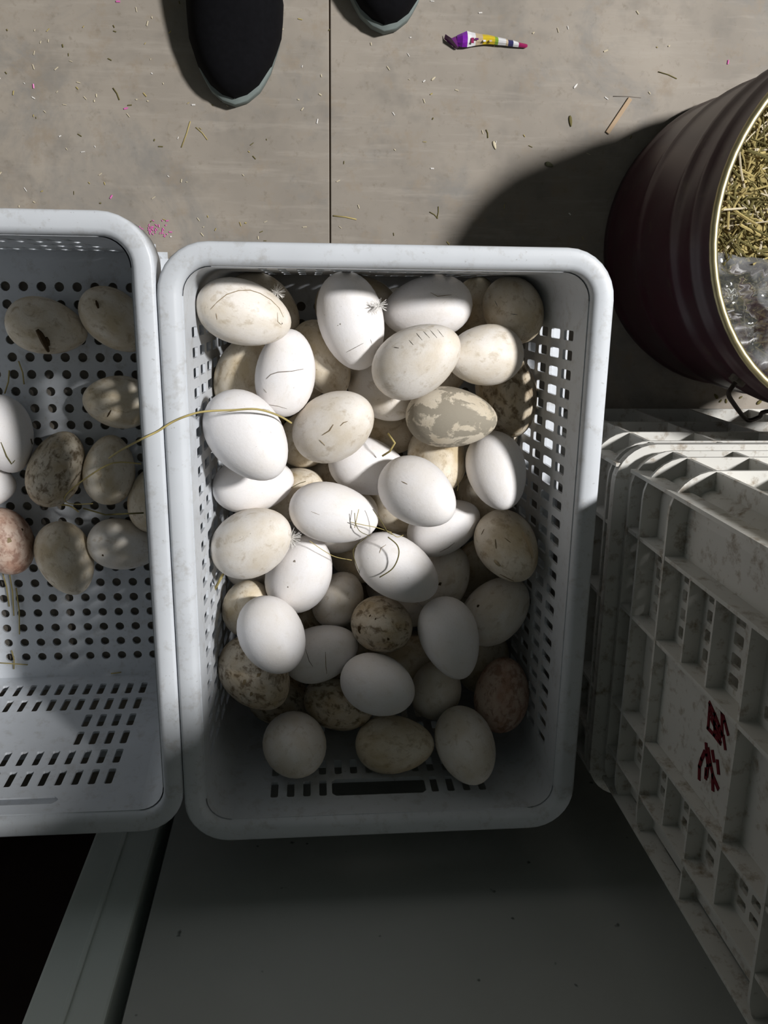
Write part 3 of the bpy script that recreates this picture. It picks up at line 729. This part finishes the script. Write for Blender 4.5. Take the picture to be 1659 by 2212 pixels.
# ------------------------------------------------------------------ the eggs
# id, centre x y z, axis towards the pointed end, length, width (metres)
EGGS = [
    (1, -0.0585, -0.0255, 0.2104, 0.9618, -0.2662, -0.064, 0.085, 0.0569),
    (2, -0.0461, -0.0235, 0.1216, 0.7123, -0.4543, 0.535, 0.0859, 0.0605),
    (3, 0.0378, -0.0327, 0.1833, 0.2495, -0.967, 0.0514, 0.0915, 0.061),
    (4, 0.1131, -0.0204, 0.1514, -0.9745, -0.1843, -0.128, 0.0881, 0.0602),
    (5, 0.0459, -0.0195, 0.103, 0.8651, 0.0973, 0.492, 0.0871, 0.0613),
    (6, 0.1995, -0.0223, 0.1469, 0.1425, -0.4995, 0.8545, 0.0819, 0.0577),
    (7, 0.0952, -0.0655, 0.2205, 0.7779, 0.5101, 0.367, 0.0878, 0.0618),
    (8, 0.1626, -0.0625, 0.1914, -0.8994, -0.0406, 0.4353, 0.0814, 0.0573),
    (9, -0.0235, -0.0802, 0.1905, 0.1531, 0.9827, -0.104, 0.0816, 0.0558),
    (10, -0.065, -0.0892, 0.1426, 0.2067, 0.9179, 0.3387, 0.0841, 0.0592),
    (11, 0.0113, -0.0708, 0.1465, 0.4714, -0.8782, 0.0807, 0.0798, 0.0532),
    (12, 0.0209, -0.1297, 0.1938, 0.6627, 0.488, 0.568, 0.0909, 0.064),
    (13, 0.071, -0.1012, 0.141, 0.5729, -0.4347, 0.6949, 0.0818, 0.0576),
    (14, 0.1338, -0.1214, 0.191, 0.984, -0.0429, 0.1728, 0.0879, 0.0586),
    (15, 0.1972, -0.1041, 0.1449, 0.2239, -0.9594, 0.1718, 0.09, 0.0609),
    (16, -0.058, -0.1333, 0.2251, 0.5748, -0.6376, 0.5129, 0.0951, 0.067),
    (17, 0.0583, -0.1786, 0.1484, 0.953, -0.2759, 0.1256, 0.0848, 0.0584),
    (18, 0.1285, -0.1706, 0.1454, 0.0819, -0.4396, 0.8944, 0.085, 0.0598),
    (19, 0.1819, -0.1752, 0.1845, 0.142, -0.7657, 0.6274, 0.0831, 0.0585),
    (20, 0.1012, -0.191, 0.2106, 0.5666, -0.283, 0.7739, 0.0891, 0.0628),
    (21, -0.0579, -0.1919, 0.1657, 0.9832, 0.1496, -0.1048, 0.0811, 0.0558),
    (22, 0.021, -0.2144, 0.1954, 0.9759, -0.2027, 0.0812, 0.0877, 0.0584),
    (23, -0.019, -0.2113, 0.1266, 0.7205, 0.4626, 0.5166, 0.0771, 0.0543),
    (24, -0.0586, -0.2422, 0.1991, 0.7002, 0.5124, 0.4971, 0.0929, 0.0654),
    (25, 0.1361, -0.2412, 0.1547, 0.8992, 0.437, 0.0205, 0.0798, 0.0548),
    (26, 0.196, -0.2527, 0.1892, 0.2186, -0.4351, 0.8734, 0.0861, 0.0607),
    (27, 0.0839, -0.2729, 0.191, 0.8365, -0.4847, 0.2556, 0.0917, 0.0612),
    (28, -0.0131, -0.2855, 0.1666, 0.3249, 0.8472, 0.4203, 0.094, 0.0662),
    (29, 0.1401, -0.3036, 0.1383, 0.3794, 0.892, 0.2458, 0.0793, 0.0558),
    (30, -0.0679, -0.33, 0.1473, 0.1479, 0.7525, 0.6418, 0.0775, 0.0546),
    (31, 0.0276, -0.3268, 0.1349, 0.3144, 0.8014, 0.5089, 0.0754, 0.0531),
    (32, 0.0473, -0.2925, 0.093, 0.3304, -0.402, 0.854, 0.0743, 0.0523),
    (33, -0.0402, -0.3301, 0.2187, 0.3823, -0.3617, 0.8503, 0.0896, 0.0631),
    (34, 0.0715, -0.3377, 0.1814, 0.3833, 0.1908, 0.9037, 0.0826, 0.0581),
    (35, 0.1381, -0.3439, 0.2042, 0.277, -0.8599, 0.4288, 0.0854, 0.06),
    (36, 0.1935, -0.3335, 0.1602, 0.5704, 0.784, 0.2448, 0.0883, 0.0622),
    (37, 0.0079, -0.3744, 0.1668, 0.9191, 0.383, 0.0924, 0.0827, 0.0583),
    (38, -0.0591, -0.3871, 0.1865, 0.5255, -0.2511, 0.8129, 0.0945, 0.0666),
    (39, 0.0644, -0.3895, 0.2126, 0.6769, 0.0263, 0.7356, 0.0863, 0.0608),
    (40, 0.1324, -0.4216, 0.163, 0.0608, 0.8775, 0.4757, 0.0784, 0.0552),
    (41, 0.0267, -0.4319, 0.1696, 0.8019, -0.0394, 0.5961, 0.0806, 0.0567),
    (42, 0.2006, -0.4215, 0.1804, 0.1012, 0.9917, -0.0793, 0.0831, 0.0585),
    (43, -0.0194, -0.4589, 0.2064, 0.1937, 0.2185, 0.9564, 0.0921, 0.0649),
    (44, 0.084, -0.4623, 0.2047, 0.8919, 0.2054, 0.4028, 0.0851, 0.0599),
    (45, 0.1555, -0.4561, 0.2208, 0.1902, -0.4893, 0.8512, 0.0854, 0.0601),
    (46, -0.0379, -0.4528, 0.1162, 0.7397, 0.1123, 0.6635, 0.0832, 0.0586),
    (47, 0.0315, -0.464, 0.1198, 0.5283, 0.0798, 0.8453, 0.0742, 0.0523),
    (48, 0.1936, -0.4122, 0.1162, 0.1941, 0.951, 0.2406, 0.081, 0.057),
    (49, 0.0797, -0.1475, 0.0927, 0.5838, -0.2476, 0.7733, 0.0791, 0.0557),
    (50, 0.0884, -0.2313, 0.103, 0.531, -0.3175, 0.7857, 0.0788, 0.0555),
    (51, 0.0208, -0.1988, 0.0904, 0.7569, 0.3982, 0.5181, 0.0771, 0.0543),
    (52, 0.1882, -0.3095, 0.0854, 0.3021, 0.8733, 0.3822, 0.0812, 0.0572),
    (53, 0.1703, -0.0206, 0.0884, 0.1066, 0.7215, 0.6841, 0.0742, 0.0523),
    (54, 0.1879, -0.2269, 0.103, 0.1512, -0.5924, 0.7913, 0.0779, 0.0549),
    (55, -0.0575, -0.2921, 0.1071, 0.8015, 0.4254, 0.4202, 0.083, 0.0585),
    (56, 0.1976, -0.1468, 0.0854, 0.2546, -0.5521, 0.794, 0.0791, 0.0557),
    (57, 0.1034, -0.4089, 0.114, 0.6924, 0.5162, 0.5041, 0.0782, 0.0551),
    (58, -0.0013, -0.1525, 0.1182, 0.626, 0.613, 0.482, 0.0792, 0.0558),
    (101, -0.2805, -0.0475, 0.0389, 0.937, -0.225, -0.2671, 0.0831, 0.0593),
    (102, -0.2085, -0.04, 0.0377, 0.7532, -0.6429, -0.1389, 0.0826, 0.0587),
    (103, -0.2117, -0.1278, 0.0383, -0.9724, 0.1165, 0.2022, 0.0744, 0.0581),
    (104, -0.3366, -0.1632, 0.0411, 0.2661, -0.9613, 0.0715, 0.0873, 0.0639),
    (105, -0.284, -0.203, 0.0393, 0.3568, 0.8854, -0.2978, 0.0883, 0.0592),
    (106, -0.2266, -0.2046, 0.0372, 0.1002, 0.9673, -0.2332, 0.0789, 0.0568),
    (107, -0.3694, -0.221, 0.0387, 0.9345, -0.0873, -0.3451, 0.0773, 0.0577),
    (108, -0.3482, -0.2864, 0.04, 0.4383, -0.8922, 0.1091, 0.0798, 0.0633),
    (109, -0.2818, -0.3069, 0.0413, 0.3432, -0.9185, 0.1967, 0.0878, 0.0617),
    (110, -0.2166, -0.2928, 0.0376, 0.9585, -0.2465, -0.1432, 0.0809, 0.0585),
    (111, -0.1798, -0.2389, 0.0373, 0.176, 0.946, -0.2724, 0.0763, 0.0562),
    (200, 0.1445, -0.2308, 0.038, -0.2222, 0.975, 0, 0.0844, 0.059),
    (201, 0.0072, -0.0707, 0.0373, 0.9198, 0.3924, 0, 0.0824, 0.0577),
    (202, 0.1604, -0.3574, 0.0377, 0.7901, -0.6129, 0, 0.0834, 0.0583),
    (203, 0.0494, -0.368, 0.0372, -0.4527, 0.8916, 0, 0.082, 0.0574),
    (204, 0.0675, -0.2347, 0.038, 0.0874, 0.9962, 0, 0.0844, 0.059),
    (205, -0.0126, -0.2857, 0.038, 0.2942, -0.9557, 0, 0.0844, 0.059),
    (206, 0.1229, -0.1018, 0.0385, 0.5735, 0.8192, 0, 0.0859, 0.0601),
    (207, -0.0103, -0.4358, 0.0364, 0.2052, 0.9787, 0, 0.0797, 0.0557),
    (208, -0.0468, -0.363, 0.0358, -0.8685, 0.4958, 0, 0.078, 0.0545),
    (209, 0.1887, -0.0659, 0.0375, 0.0494, 0.9988, 0, 0.0828, 0.0579),
    (210, 0.0509, -0.4463, 0.0373, 0.5577, 0.83, 0, 0.0823, 0.0576),
    (211, 0.0366, -0.1575, 0.037, 0.2362, -0.9717, 0, 0.0814, 0.0569),
    (212, -0.0448, -0.1989, 0.0372, 0.4127, 0.9109, 0, 0.0821, 0.0574),
    (213, 0.0867, -0.0417, 0.0376, 0.3701, 0.929, 0, 0.0832, 0.0582),
    (214, 0.1351, -0.4435, 0.0381, 0.8589, -0.5122, 0, 0.0846, 0.0592),
    (215, 0.1, -0.3075, 0.0363, -0.4725, 0.8813, 0, 0.0796, 0.0557),
    (216, 0.1691, -0.1702, 0.0368, -0.8884, 0.4591, 0, 0.0809, 0.0566),
    (217, -0.0497, -0.128, 0.0367, 0.9719, 0.2355, 0, 0.0807, 0.0564),
    (218, -0.0609, -0.0412, 0.0363, 0.1215, -0.9926, 0, 0.0796, 0.0557),
    (219, -0.0094, -0.3781, 0.0981, -0.104, 0.9922, -0.0689, 0.085, 0.0595),
    (220, 0.1294, -0.0693, 0.1067, -0.3619, 0.8986, -0.2481, 0.0846, 0.0592),
    (221, 0.1, -0.3417, 0.0909, -0.8742, 0.351, -0.3356, 0.085, 0.0595),
    (222, 0.1116, -0.2792, 0.0863, -0.9698, -0.0668, -0.2348, 0.0782, 0.0547),
    (223, -0.0588, -0.1435, 0.0939, -0.3739, -0.9229, 0.0918, 0.0807, 0.0565),
    (224, -0.0146, -0.0789, 0.0955, -0.4107, 0.9009, -0.1401, 0.0832, 0.0582),
    (225, 0.0352, -0.2432, 0.1294, -0.6628, -0.7175, -0.2142, 0.0795, 0.0556)]
LAB = {
1: ('off', 'off-white egg with a long curved hair, in the basket corner beside the other basket'),
2: ('cream', 'shaded cream egg tucked behind the off-white egg with the curved hair'),
3: ('clean', 'clean white egg standing steeply, half shaded by the rim, two short scratches'),
4: ('clean', 'white egg lying along the rim, sharp rim shadow across it'),
5: ('cream', 'brownish shaded egg behind the steep white egg, against the rim wall'),
6: ('cream', 'dirty cream egg with a round lit patch in the corner next to the bucket'),
7: ('off', 'dusty grey white egg with many fine scratches, on top of the pile'),
8: ('off', 'white egg with faint brown smudges beneath the dusty scratched egg'),
9: ('clean', 'white egg with one dark straight crack line across its middle'),
10: ('cream', 'cream egg under the egg with the curved hair, against the side wall'),
11: ('cream', 'cream egg in a gap between the cracked white egg and the steep white egg'),
12: ('off', 'cream white egg with a patch of brown scratches'),
13: ('off', 'pale egg showing below the dusty scratched egg, beside the cream scratched one'),
14: ('mud', 'muddy egg with grey dried mud patches on one half'),
15: ('brown', 'dirty brown egg by the perforated wall with small square light spots'),
16: ('clean', 'largest clean white egg with a long straw lying across it'),
17: ('clean', 'white egg sloping under the egg with faint beige freckles'),
18: ('cream', 'cream egg sticking out below the muddy egg'),
19: ('clean', 'spotless white egg beside the perforated wall, below the muddy egg'),
20: ('clean', 'white egg with faint beige freckles in the middle of the pile'),
21: ('clean', 'white egg half covered by the largest clean egg'),
22: ('clean', 'white egg with wisps of hay lying over its pointed end'),
23: ('cream', 'cream egg peeping out behind the egg with hay wisps'),
24: ('off', 'off-white egg with a beige smear, downy feather at its end'),
25: ('clean', 'white egg in half shadow under the freckled egg in the middle'),
26: ('cream', 'white egg with dark dirty scuffs by the perforated wall'),
27: ('clean', 'greyish white egg with a thin hay loop round its end'),
28: ('clean', 'white egg with one round grey dot'),
29: ('off', 'grey shaded egg with a dark spot, next to the egg with the hay loop'),
30: ('cream', 'small cream egg seen end-on beside the side wall'),
31: ('off', 'small egg split by a sharp shadow edge, below the egg with the grey dot'),
32: ('cream', 'greenish cream egg deep in the gap beside the hay loop'),
33: ('clean', 'smooth white egg at the shadow border, above the mottled brown egg'),
34: ('brown', 'round brown speckled egg in half shadow'),
35: ('clean', 'smooth white egg fully in shade, leaning over a small shaded egg'),
36: ('off', 'shaded grey egg with one dark spot near the perforated wall'),
37: ('clean', 'white egg with two thin scratch lines at the shadow border'),
38: ('brown', 'large mottled brown egg against the side wall'),
39: ('clean', 'pinkish white smooth egg lying in the shade'),
40: ('off', 'small shaded egg under the smooth white shaded egg'),
41: ('brown', 'brown blotched egg beneath the pinkish white egg'),
42: ('red', 'reddish brown shaded egg near the wall holes'),
43: ('off', 'round grey egg next to the small wall holes by the hand slot'),
44: ('cream', 'dirty cream egg lying level in front of the hand slot'),
45: ('off', 'grey white egg standing beside the hand slot'),
46: ('brown', 'brown egg under the large mottled egg'),
47: ('cream', 'dark shaded egg below the brown blotched egg'),
48: ('cream', 'dim egg buried between the smooth shaded egg and the reddish egg'),
49: ('cream', 'brown egg deep between the cream scratched egg and the muddy egg'),
50: ('cream', 'dim egg deep below the freckled white egg'),
51: ('cream', 'dim egg deep in the gap left of the sloping white egg'),
52: ('cream', 'dim egg deep beside the scuffed egg'),
53: ('cream', 'dim brown egg deep behind the smudged white egg'),
54: ('cream', 'dim egg deep below the spotless white egg'),
55: ('off', 'egg showing as a sliver beneath the egg with the beige smear'),
56: ('off', 'egg showing as a small bright sliver below the light-spotted brown egg'),
57: ('cream', 'dim egg deep between the speckled egg and the pinkish egg'),
58: ('cream', 'cream egg showing as a sliver under the egg with brown scratches'),
101: ('cream', 'dirty egg with a dark brown stain in the nearly empty basket'),
102: ('cream', 'beige egg partly under the rim, beside the stained egg'),
103: ('cream', 'beige egg with light stripes, alone near the rim of the nearly empty basket'),
104: ('clean', 'bright white egg with a bit of straw in the nearly empty basket'),
105: ('brown', 'brownish dirty egg with a yellow blade beside it in the nearly empty basket'),
106: ('cream', 'beige egg with three light stripes, under the long straw'),
107: ('clean', 'white egg beyond the bright white egg in the nearly empty basket'),
108: ('red', 'blotched reddish egg in the nearly empty basket'),
109: ('cream', 'long beige egg beside the blotched reddish egg'),
110: ('off', 'pale egg with bright stripes of light, next to the long beige egg'),
111: ('cream', 'egg hidden mostly under the rim of the nearly empty basket'),
}
def egg_mesh(asym, nu=28, nv=20):
    V = [(-1, 0, 0)]; Fc = []
    for i in range(1, nv):
        th = math.pi * i / nv; x = -math.cos(th); r = math.sin(th) * (1 - asym * x) / (1 + 0.35 * asym * asym)
        for k in range(nu): an = 2 * math.pi * k / nu; V.append((x, r * math.cos(an), r * math.sin(an)))
    V.append((1, 0, 0)); e = len(V) - 1
    for k in range(nu):
        l = (k + 1) % nu
        Fc.append((0, 1 + l, 1 + k)); Fc.append((e, 1 + (nv - 2) * nu + k, 1 + (nv - 2) * nu + l))
        for i in range(nv - 2): a = 1 + i * nu; Fc.append((a + k, a + l, a + nu + l, a + nu + k))
    me = mesh(V, Fc)
    for p in me.polygons: p.use_smooth = True
    me.materials.append(M['clean']); return me
EM = [egg_mesh(q) for q in (0.07, 0.12, 0.17)]
EO = {}
for row in EGGS:
    i, x, y, z, ax, ay, az, L, W = row
    o = bpy.data.objects.new('goose_egg', EM[i % 3]); C.objects.link(o)
    q = Vector((1, 0, 0)).rotation_difference(Vector((ax, ay, az)))
    roll = Quaternion((1, 0, 0), (i * 2.399) % 6.283)
    o.rotation_mode = 'QUATERNION'; o.rotation_quaternion = q @ roll
    o.location = (x, y, z); o.scale = (L / 2, W / 2, W / 2)
    o.material_slots[0].link = 'OBJECT'
    mat, lab = LAB.get(i, (('cream', 'off', 'cream', 'brown')[i % 4], 'goose egg buried in the lower layers of the heaped basket'))
    o.material_slots[0].material = M[mat]
    tag(o, lab, 'egg', 'eggs in the nearly empty basket' if 100 < i < 200 else ('eggs buried in the pile' if i >= 200 else 'eggs heaped in the full basket'))
    EO[i] = o
bpy.context.view_layer.update()

def on_egg(i, pts, lift=0.0003):
    """points on the shell of egg i along the sight lines of the given pixels, in the egg's own space"""
    o = EO[i]; mi = o.matrix_world.inverted(); out = []
    bvh = BVHTree.FromPolygons([v.co for v in o.data.vertices], [tuple(p.vertices) for p in o.data.polygons])
    eye = mi @ Vector((0, 0, H))
    for u, v in pts:
        d = (mi @ spot(u, v, 0)) - eye
        hit = bvh.ray_cast(eye, d.normalized())
        if hit[0] is None: continue
        w = o.matrix_world @ hit[0]; n = (o.matrix_world.to_quaternion() @ hit[1]).normalized()
        out.append(w + n * lift)
    return out
def mark(i, pts, rad, mat, name):
    """a scratch, crack, hair or dried spot stuck to the shell: a part of the egg"""
    P_ = []
    for (u0, v0), (u1, v1) in zip(pts[:-1], pts[1:]):
        n = max(2, int(math.hypot(u1 - u0, v1 - v0) / 9))
        P_ += [(u0 + (u1 - u0) * k / n, v0 + (v1 - v0) * k / n) for k in range(n)]
    P_.append(pts[-1])
    w = on_egg(i, P_, rad * 0.3)
    if len(w) < 2: return
    rad *= 0.75; m = len(w); rr = [rad * (0.3 + 0.7 * math.sin(math.pi * (0.1 + 0.8 * k / (m - 1)))) for k in range(m)]
    o = EO[i]; me = tube_mesh(w, rr, 5); me.transform(o.matrix_world.inverted())
    link(name, me, M[mat], o)
def dot(i, u, v, r, mat='stain'):
    w = on_egg(i, [(u, v), (u + 0.5, v)], 0.0)
    if not w: return
    o = EO[i]; n = (w[0] - o.location).normalized(); V = []; Fc = []
    s = n.cross(Vector((0.3, 1, 0.2))).normalized(); tt = n.cross(s)
    px = []
    for k in range(10):
        an = k * math.pi / 5; q = w[0] + (s * math.cos(an) + tt * math.sin(an)) * r * (0.8 + 0.4 * ((k * 7) % 5) / 5)
        px.append(q)
    V = [w[0] + n * 0.0005] + [q - n * 0.0004 for q in px]
    me = mesh(V, [(0, 1 + k, 1 + (k + 1) % 10) for k in range(10)]); me.transform(o.matrix_world.inverted())
    link('dried_spot', me, M[mat], o)
for i, pts, r, mat, nm in (
    (1, [(455, 668), (470, 652), (490, 636), (515, 628), (540, 627), (562, 634), (585, 648), (603, 666), (612, 685)], 0.0005, 'hair', 'hair'),
    (1, [(467, 677), (469, 690)], 0.0004, 'hair', 'scratch'), (1, [(599, 675), (600, 695), (608, 702)], 0.0004, 'hair', 'scratch'),
    (3, [(748, 761), (785, 741)], 0.0004, 'scratch', 'scratch'), (3, [(800, 733), (803, 742)], 0.0004, 'scratch', 'scratch'),
    (9, [(576, 818), (585, 809), (600, 804), (630, 802), (655, 797)], 0.0006, 'scratch', 'crack'), (9, [(573, 873), (600, 877), (620, 883)], 0.0004, 'scratch', 'scratch'),
    (9, [(569, 840), (576, 848)], 0.0004, 'scratch', 'scratch'),
    (12, [(735, 920), (742, 913), (751, 910)], 0.0006, 'hair', 'scratch'), (12, [(696, 940), (712, 930), (720, 917)], 0.0007, 'hair', 'scratch'), (12, [(690, 950), (702, 962)], 0.0006, 'hair', 'scratch'),
    (7, [(900, 720), (912, 735)], 0.0004, 'scratch', 'scratch'), (7, [(915, 716), (928, 730)], 0.0004, 'scratch', 'scratch'), (7, [(930, 714), (944, 730)], 0.0004, 'scratch', 'scratch'),
    (7, [(945, 712), (958, 728)], 0.0004, 'scratch', 'scratch'), (7, [(884, 735), (893, 745)], 0.0004, 'scratch', 'scratch'), (7, [(852, 750), (862, 752)], 0.0006, 'scratch', 'scratch'),
    (6, [(1069, 650), (1075, 662)], 0.0004, 'scratch', 'scratch'), (6, [(1103, 678), (1118, 680)], 0.0005, 'scratch', 'scratch'),
    (4, [(930, 632), (945, 640), (975, 637)], 0.0004, 'hair', 'hair'),
    (37, [(660, 1402), (668, 1428), (676, 1440)], 0.0005, 'scratch', 'scratch'), (37, [(703, 1408), (704, 1440), (706, 1455)], 0.0005, 'hair', 'scratch'),
    (26, [(1070, 1165), (1072, 1185)], 0.0009, 'hair', 'scuff'), (26, [(1090, 1162), (1103, 1172)], 0.0007, 'hair', 'scuff'), (26, [(1128, 1150), (1142, 1175), (1150, 1205)], 0.003, 'smear', 'scuff'), (26, [(1068, 1210), (1080, 1222)], 0.0022, 'smear', 'scuff'), (26, [(1040, 1155), (1046, 1143)], 0.0006, 'hair', 'scuff'),
    (26, [(1080, 1240), (1110, 1255)], 0.0008, 'hair', 'scuff'),
    (25, [(950, 1192), (968, 1183), (982, 1172)], 0.0006, 'scratch', 'scratch'),
    (16, [(470, 893), (520, 886), (570, 884), (595, 889)], 0.0004, 'hair', 'hair'),
    (27, [(820, 1195), (823, 1184), (834, 1177)], 0.0004, 'hair', 'hair'),
    (20, [(868, 1040), (880, 1046)], 0.0005, 'hair', 'scratch'),
    (22, [(672, 1105), (690, 1112)], 0.0003, 'hair', 'scratch'),
    (101, [(80, 712), (88, 722), (96, 738), (104, 756)], 0.0045, 'stain', 'stain'), (101, [(100, 728), (106, 745)], 0.003, 'stain', 'stain'), (102, [(208, 650), (213, 666)], 0.0022, 'stain', 'stain'),
    (104, [(2, 955), (14, 985), (25, 1002), (32, 994)], 0.0010, 'straw_dark', 'straw_bit'), (104, [(66, 948), (72, 970)], 0.0014, 'stain', 'stain'),
    (103, [(232, 900), (240, 886)], 0.0012, 'stain', 'stain')):
    mark(i, pts, r, mat, nm)
for i, u, v, r, mat in ((28, 637, 1211, 0.0018, 'scratch'), (28, 622, 1268, 0.0016, 'scratch'), (36, 1032, 1309, 0.0028, 'stain'), (29, 950, 1261, 0.0030, 'stain'), 
                     (3, 735, 700, 0.0012, 'scratch'), (3, 730, 703, 0.0008, 'scratch'), (1, 610, 699, 0.0010, 'scratch'), (108, 48, 1143, 0.0026, 'stain'), (110, 221, 1199, 0.0020, 'stain'),
                     (108, 20, 1165, 0.004, 'hair'), (108, 60, 1118, 0.004, 'hair'), (34, 775, 1360, 0.0045, 'stain'), (34, 800, 1330, 0.0018, 'stain'), (34, 812, 1337, 0.0015, 'stain'), (34, 840, 1380, 0.002, 'stain'),
                     (38, 530, 1475, 0.0035, 'hair'), (38, 560, 1460, 0.003, 'hair'), (38, 545, 1500, 0.003, 'hair'), (38, 520, 1500, 0.002, 'hair')):
    dot(i, u, v, r, mat)

# ------------------------------------------------------------------ straw, hay wisps and down lying over the eggs and rims
rod('long_straw', smooth_path([spot(235, 990, 0.20), spot(262, 972, 0.245), spot(305, 949, 0.2803), spot(340, 932, 0.2803), spot(372, 912, 0.2803), spot(405, 898, 0.2803), spot(441, 889, 0.276), spot(500, 886, 0.2675), spot(555, 884, 0.2635), spot(600, 897, 0.245), spot(630, 914, 0.235)], 5),
    0.0009, M['straw'], 'long straw lying across both basket rims onto the largest white egg', 'straw', None, 0.6)
rod('yellow_blade', smooth_path([spot(84, 985, 0.055), spot(72, 1030, 0.055), spot(78, 1072, 0.05), spot(100, 1088, 0.046), spot(148, 1092, 0.045), spot(170, 1106, 0.045)], 4), 0.0012, M['straw'], 'yellow grass blade curling round the brownish egg in the nearly empty basket', 'straw', None, 0.5)
rod('bent_straw', smooth_path([spot(305, 1002, 0.085), spot(245, 1000, 0.09), spot(190, 1030, 0.08), spot(142, 1070, 0.062), spot(150, 1088, 0.058), spot(200, 1088, 0.07)], 4), 0.0008, M['straw'], 'thin bent straw under the long straw in the nearly empty basket', 'straw', None, 0.6)
rod('short_straw', [spot(180, 1098, 0.06), spot(228, 1112, 0.068), spot(310, 1108, 0.075)], 0.0009, M['straw_dark'], 'dark straw lying between the striped egg and the pale striped egg', 'straw', None)
for k, (pa, pb) in enumerate((((2, 1225), (20, 1310)), ((18, 1225), (30, 1330)), ((35, 1270), (42, 1370)), ((0, 1432), (60, 1436)), ((30, 1445), (25, 1405)), ((240, 1455), (262, 1452)), ((40, 780), (52, 830)), ((20, 800), (10, 850)))):
    rod('base_straw', [spot(*pa, 0.011), spot((pa[0] + pb[0]) / 2 + 3, (pa[1] + pb[1]) / 2, 0.0125), spot(*pb, 0.011)], 0.0008, M['straw'], 'thin straw lying on the perforated base of the nearly empty basket', 'straw', 'straws on the basket base')
rod('straw_end', [spot(482, 1240, 0.20), spot(470, 1262, 0.185), spot(455, 1290, 0.165)], 0.0013, M['straw'], 'short yellow straw sticking up by the small end-on egg', 'straw', None, 0.6)
rod('straw_tip', [spot(826, 985, 0.18), spot(842, 975, 0.19), spot(853, 957, 0.20), spot(838, 936, 0.19)], 0.0010, M['straw'], 'short yellow straw beside the sloping white egg', 'straw', None, 0.6)
rod('hay_loop', smooth_path([spot(838, 1160, 0.222), spot(858, 1178, 0.226), spot(861, 1200, 0.227), spot(848, 1228, 0.226), spot(820, 1247, 0.222)], 6), 0.0006, M['straw_dark'], 'thin curved hay stem over the greyish white egg', 'hay')
for k, pts in enumerate((
        [(757, 1128, 0.226), (785, 1134, 0.228), (815, 1140, 0.226), (846, 1150, 0.228)],
        [(766, 1108, 0.227), (768, 1130, 0.228), (778, 1148, 0.226), (800, 1158, 0.222)],
        [(775, 1100, 0.227), (770, 1122, 0.229), (766, 1140, 0.226)],
        [(805, 1100, 0.222), (826, 1130, 0.228), (838, 1150, 0.228), (850, 1155, 0.228)],
        [(843, 1150, 0.228), (858, 1160, 0.229), (871, 1156, 0.227)],
        [(792, 1160, 0.224), (764, 1185, 0.208), (768, 1215, 0.205), (784, 1250, 0.19), (800, 1258, 0.19)],
        [(668, 1168, 0.205), (700, 1190, 0.206), (725, 1203, 0.20), (760, 1210, 0.195)],
        [(625, 1056, 0.17), (645, 1045, 0.175), (660, 1040, 0.178)],
        [(988, 1060, 0.17), (990, 1045, 0.175), (986, 1036, 0.18)])):
    rod('hay_wisp', smooth_path([spot(*p) for p in pts], 5), 0.00035, M['straw_dark' if k % 2 else 'straw'], 'fine wisp of hay caught between the white eggs in the heap', 'hay', 'hay wisps on the heap')
def down(u, v, z, n, L, label, seed_):
    rn = random.Random(seed_); V = []; Fc = []; c_ = spot(u, v, z)
    for k in range(n):
        yaw = rn.random() * 6.283; pt = rn.uniform(-0.3, 0.9); l = L * rn.uniform(0.5, 1); d = Vector((math.cos(yaw) * math.cos(pt), math.sin(yaw) * math.cos(pt), math.sin(pt)))
        blade(V, Fc, d * l / 2, yaw, pt, l, 0.00028, rn.uniform(-0.001, 0.002))
    o = link('down_feather', mesh(V, Fc), M['feather'], None, c_); tag(o, label, 'feather', 'bits of white down'); return o
down(628, 1163, 0.2150, 90, 0.011, 'tuft of white down at the end of the smeared off-white egg', 1)
down(818, 660, 0.2120, 70, 0.009, 'tuft of white down between the steep egg and the rim egg', 2)
down(598, 632, 0.205, 60, 0.008, 'tuft of pale down behind the egg with the curved hair', 4)
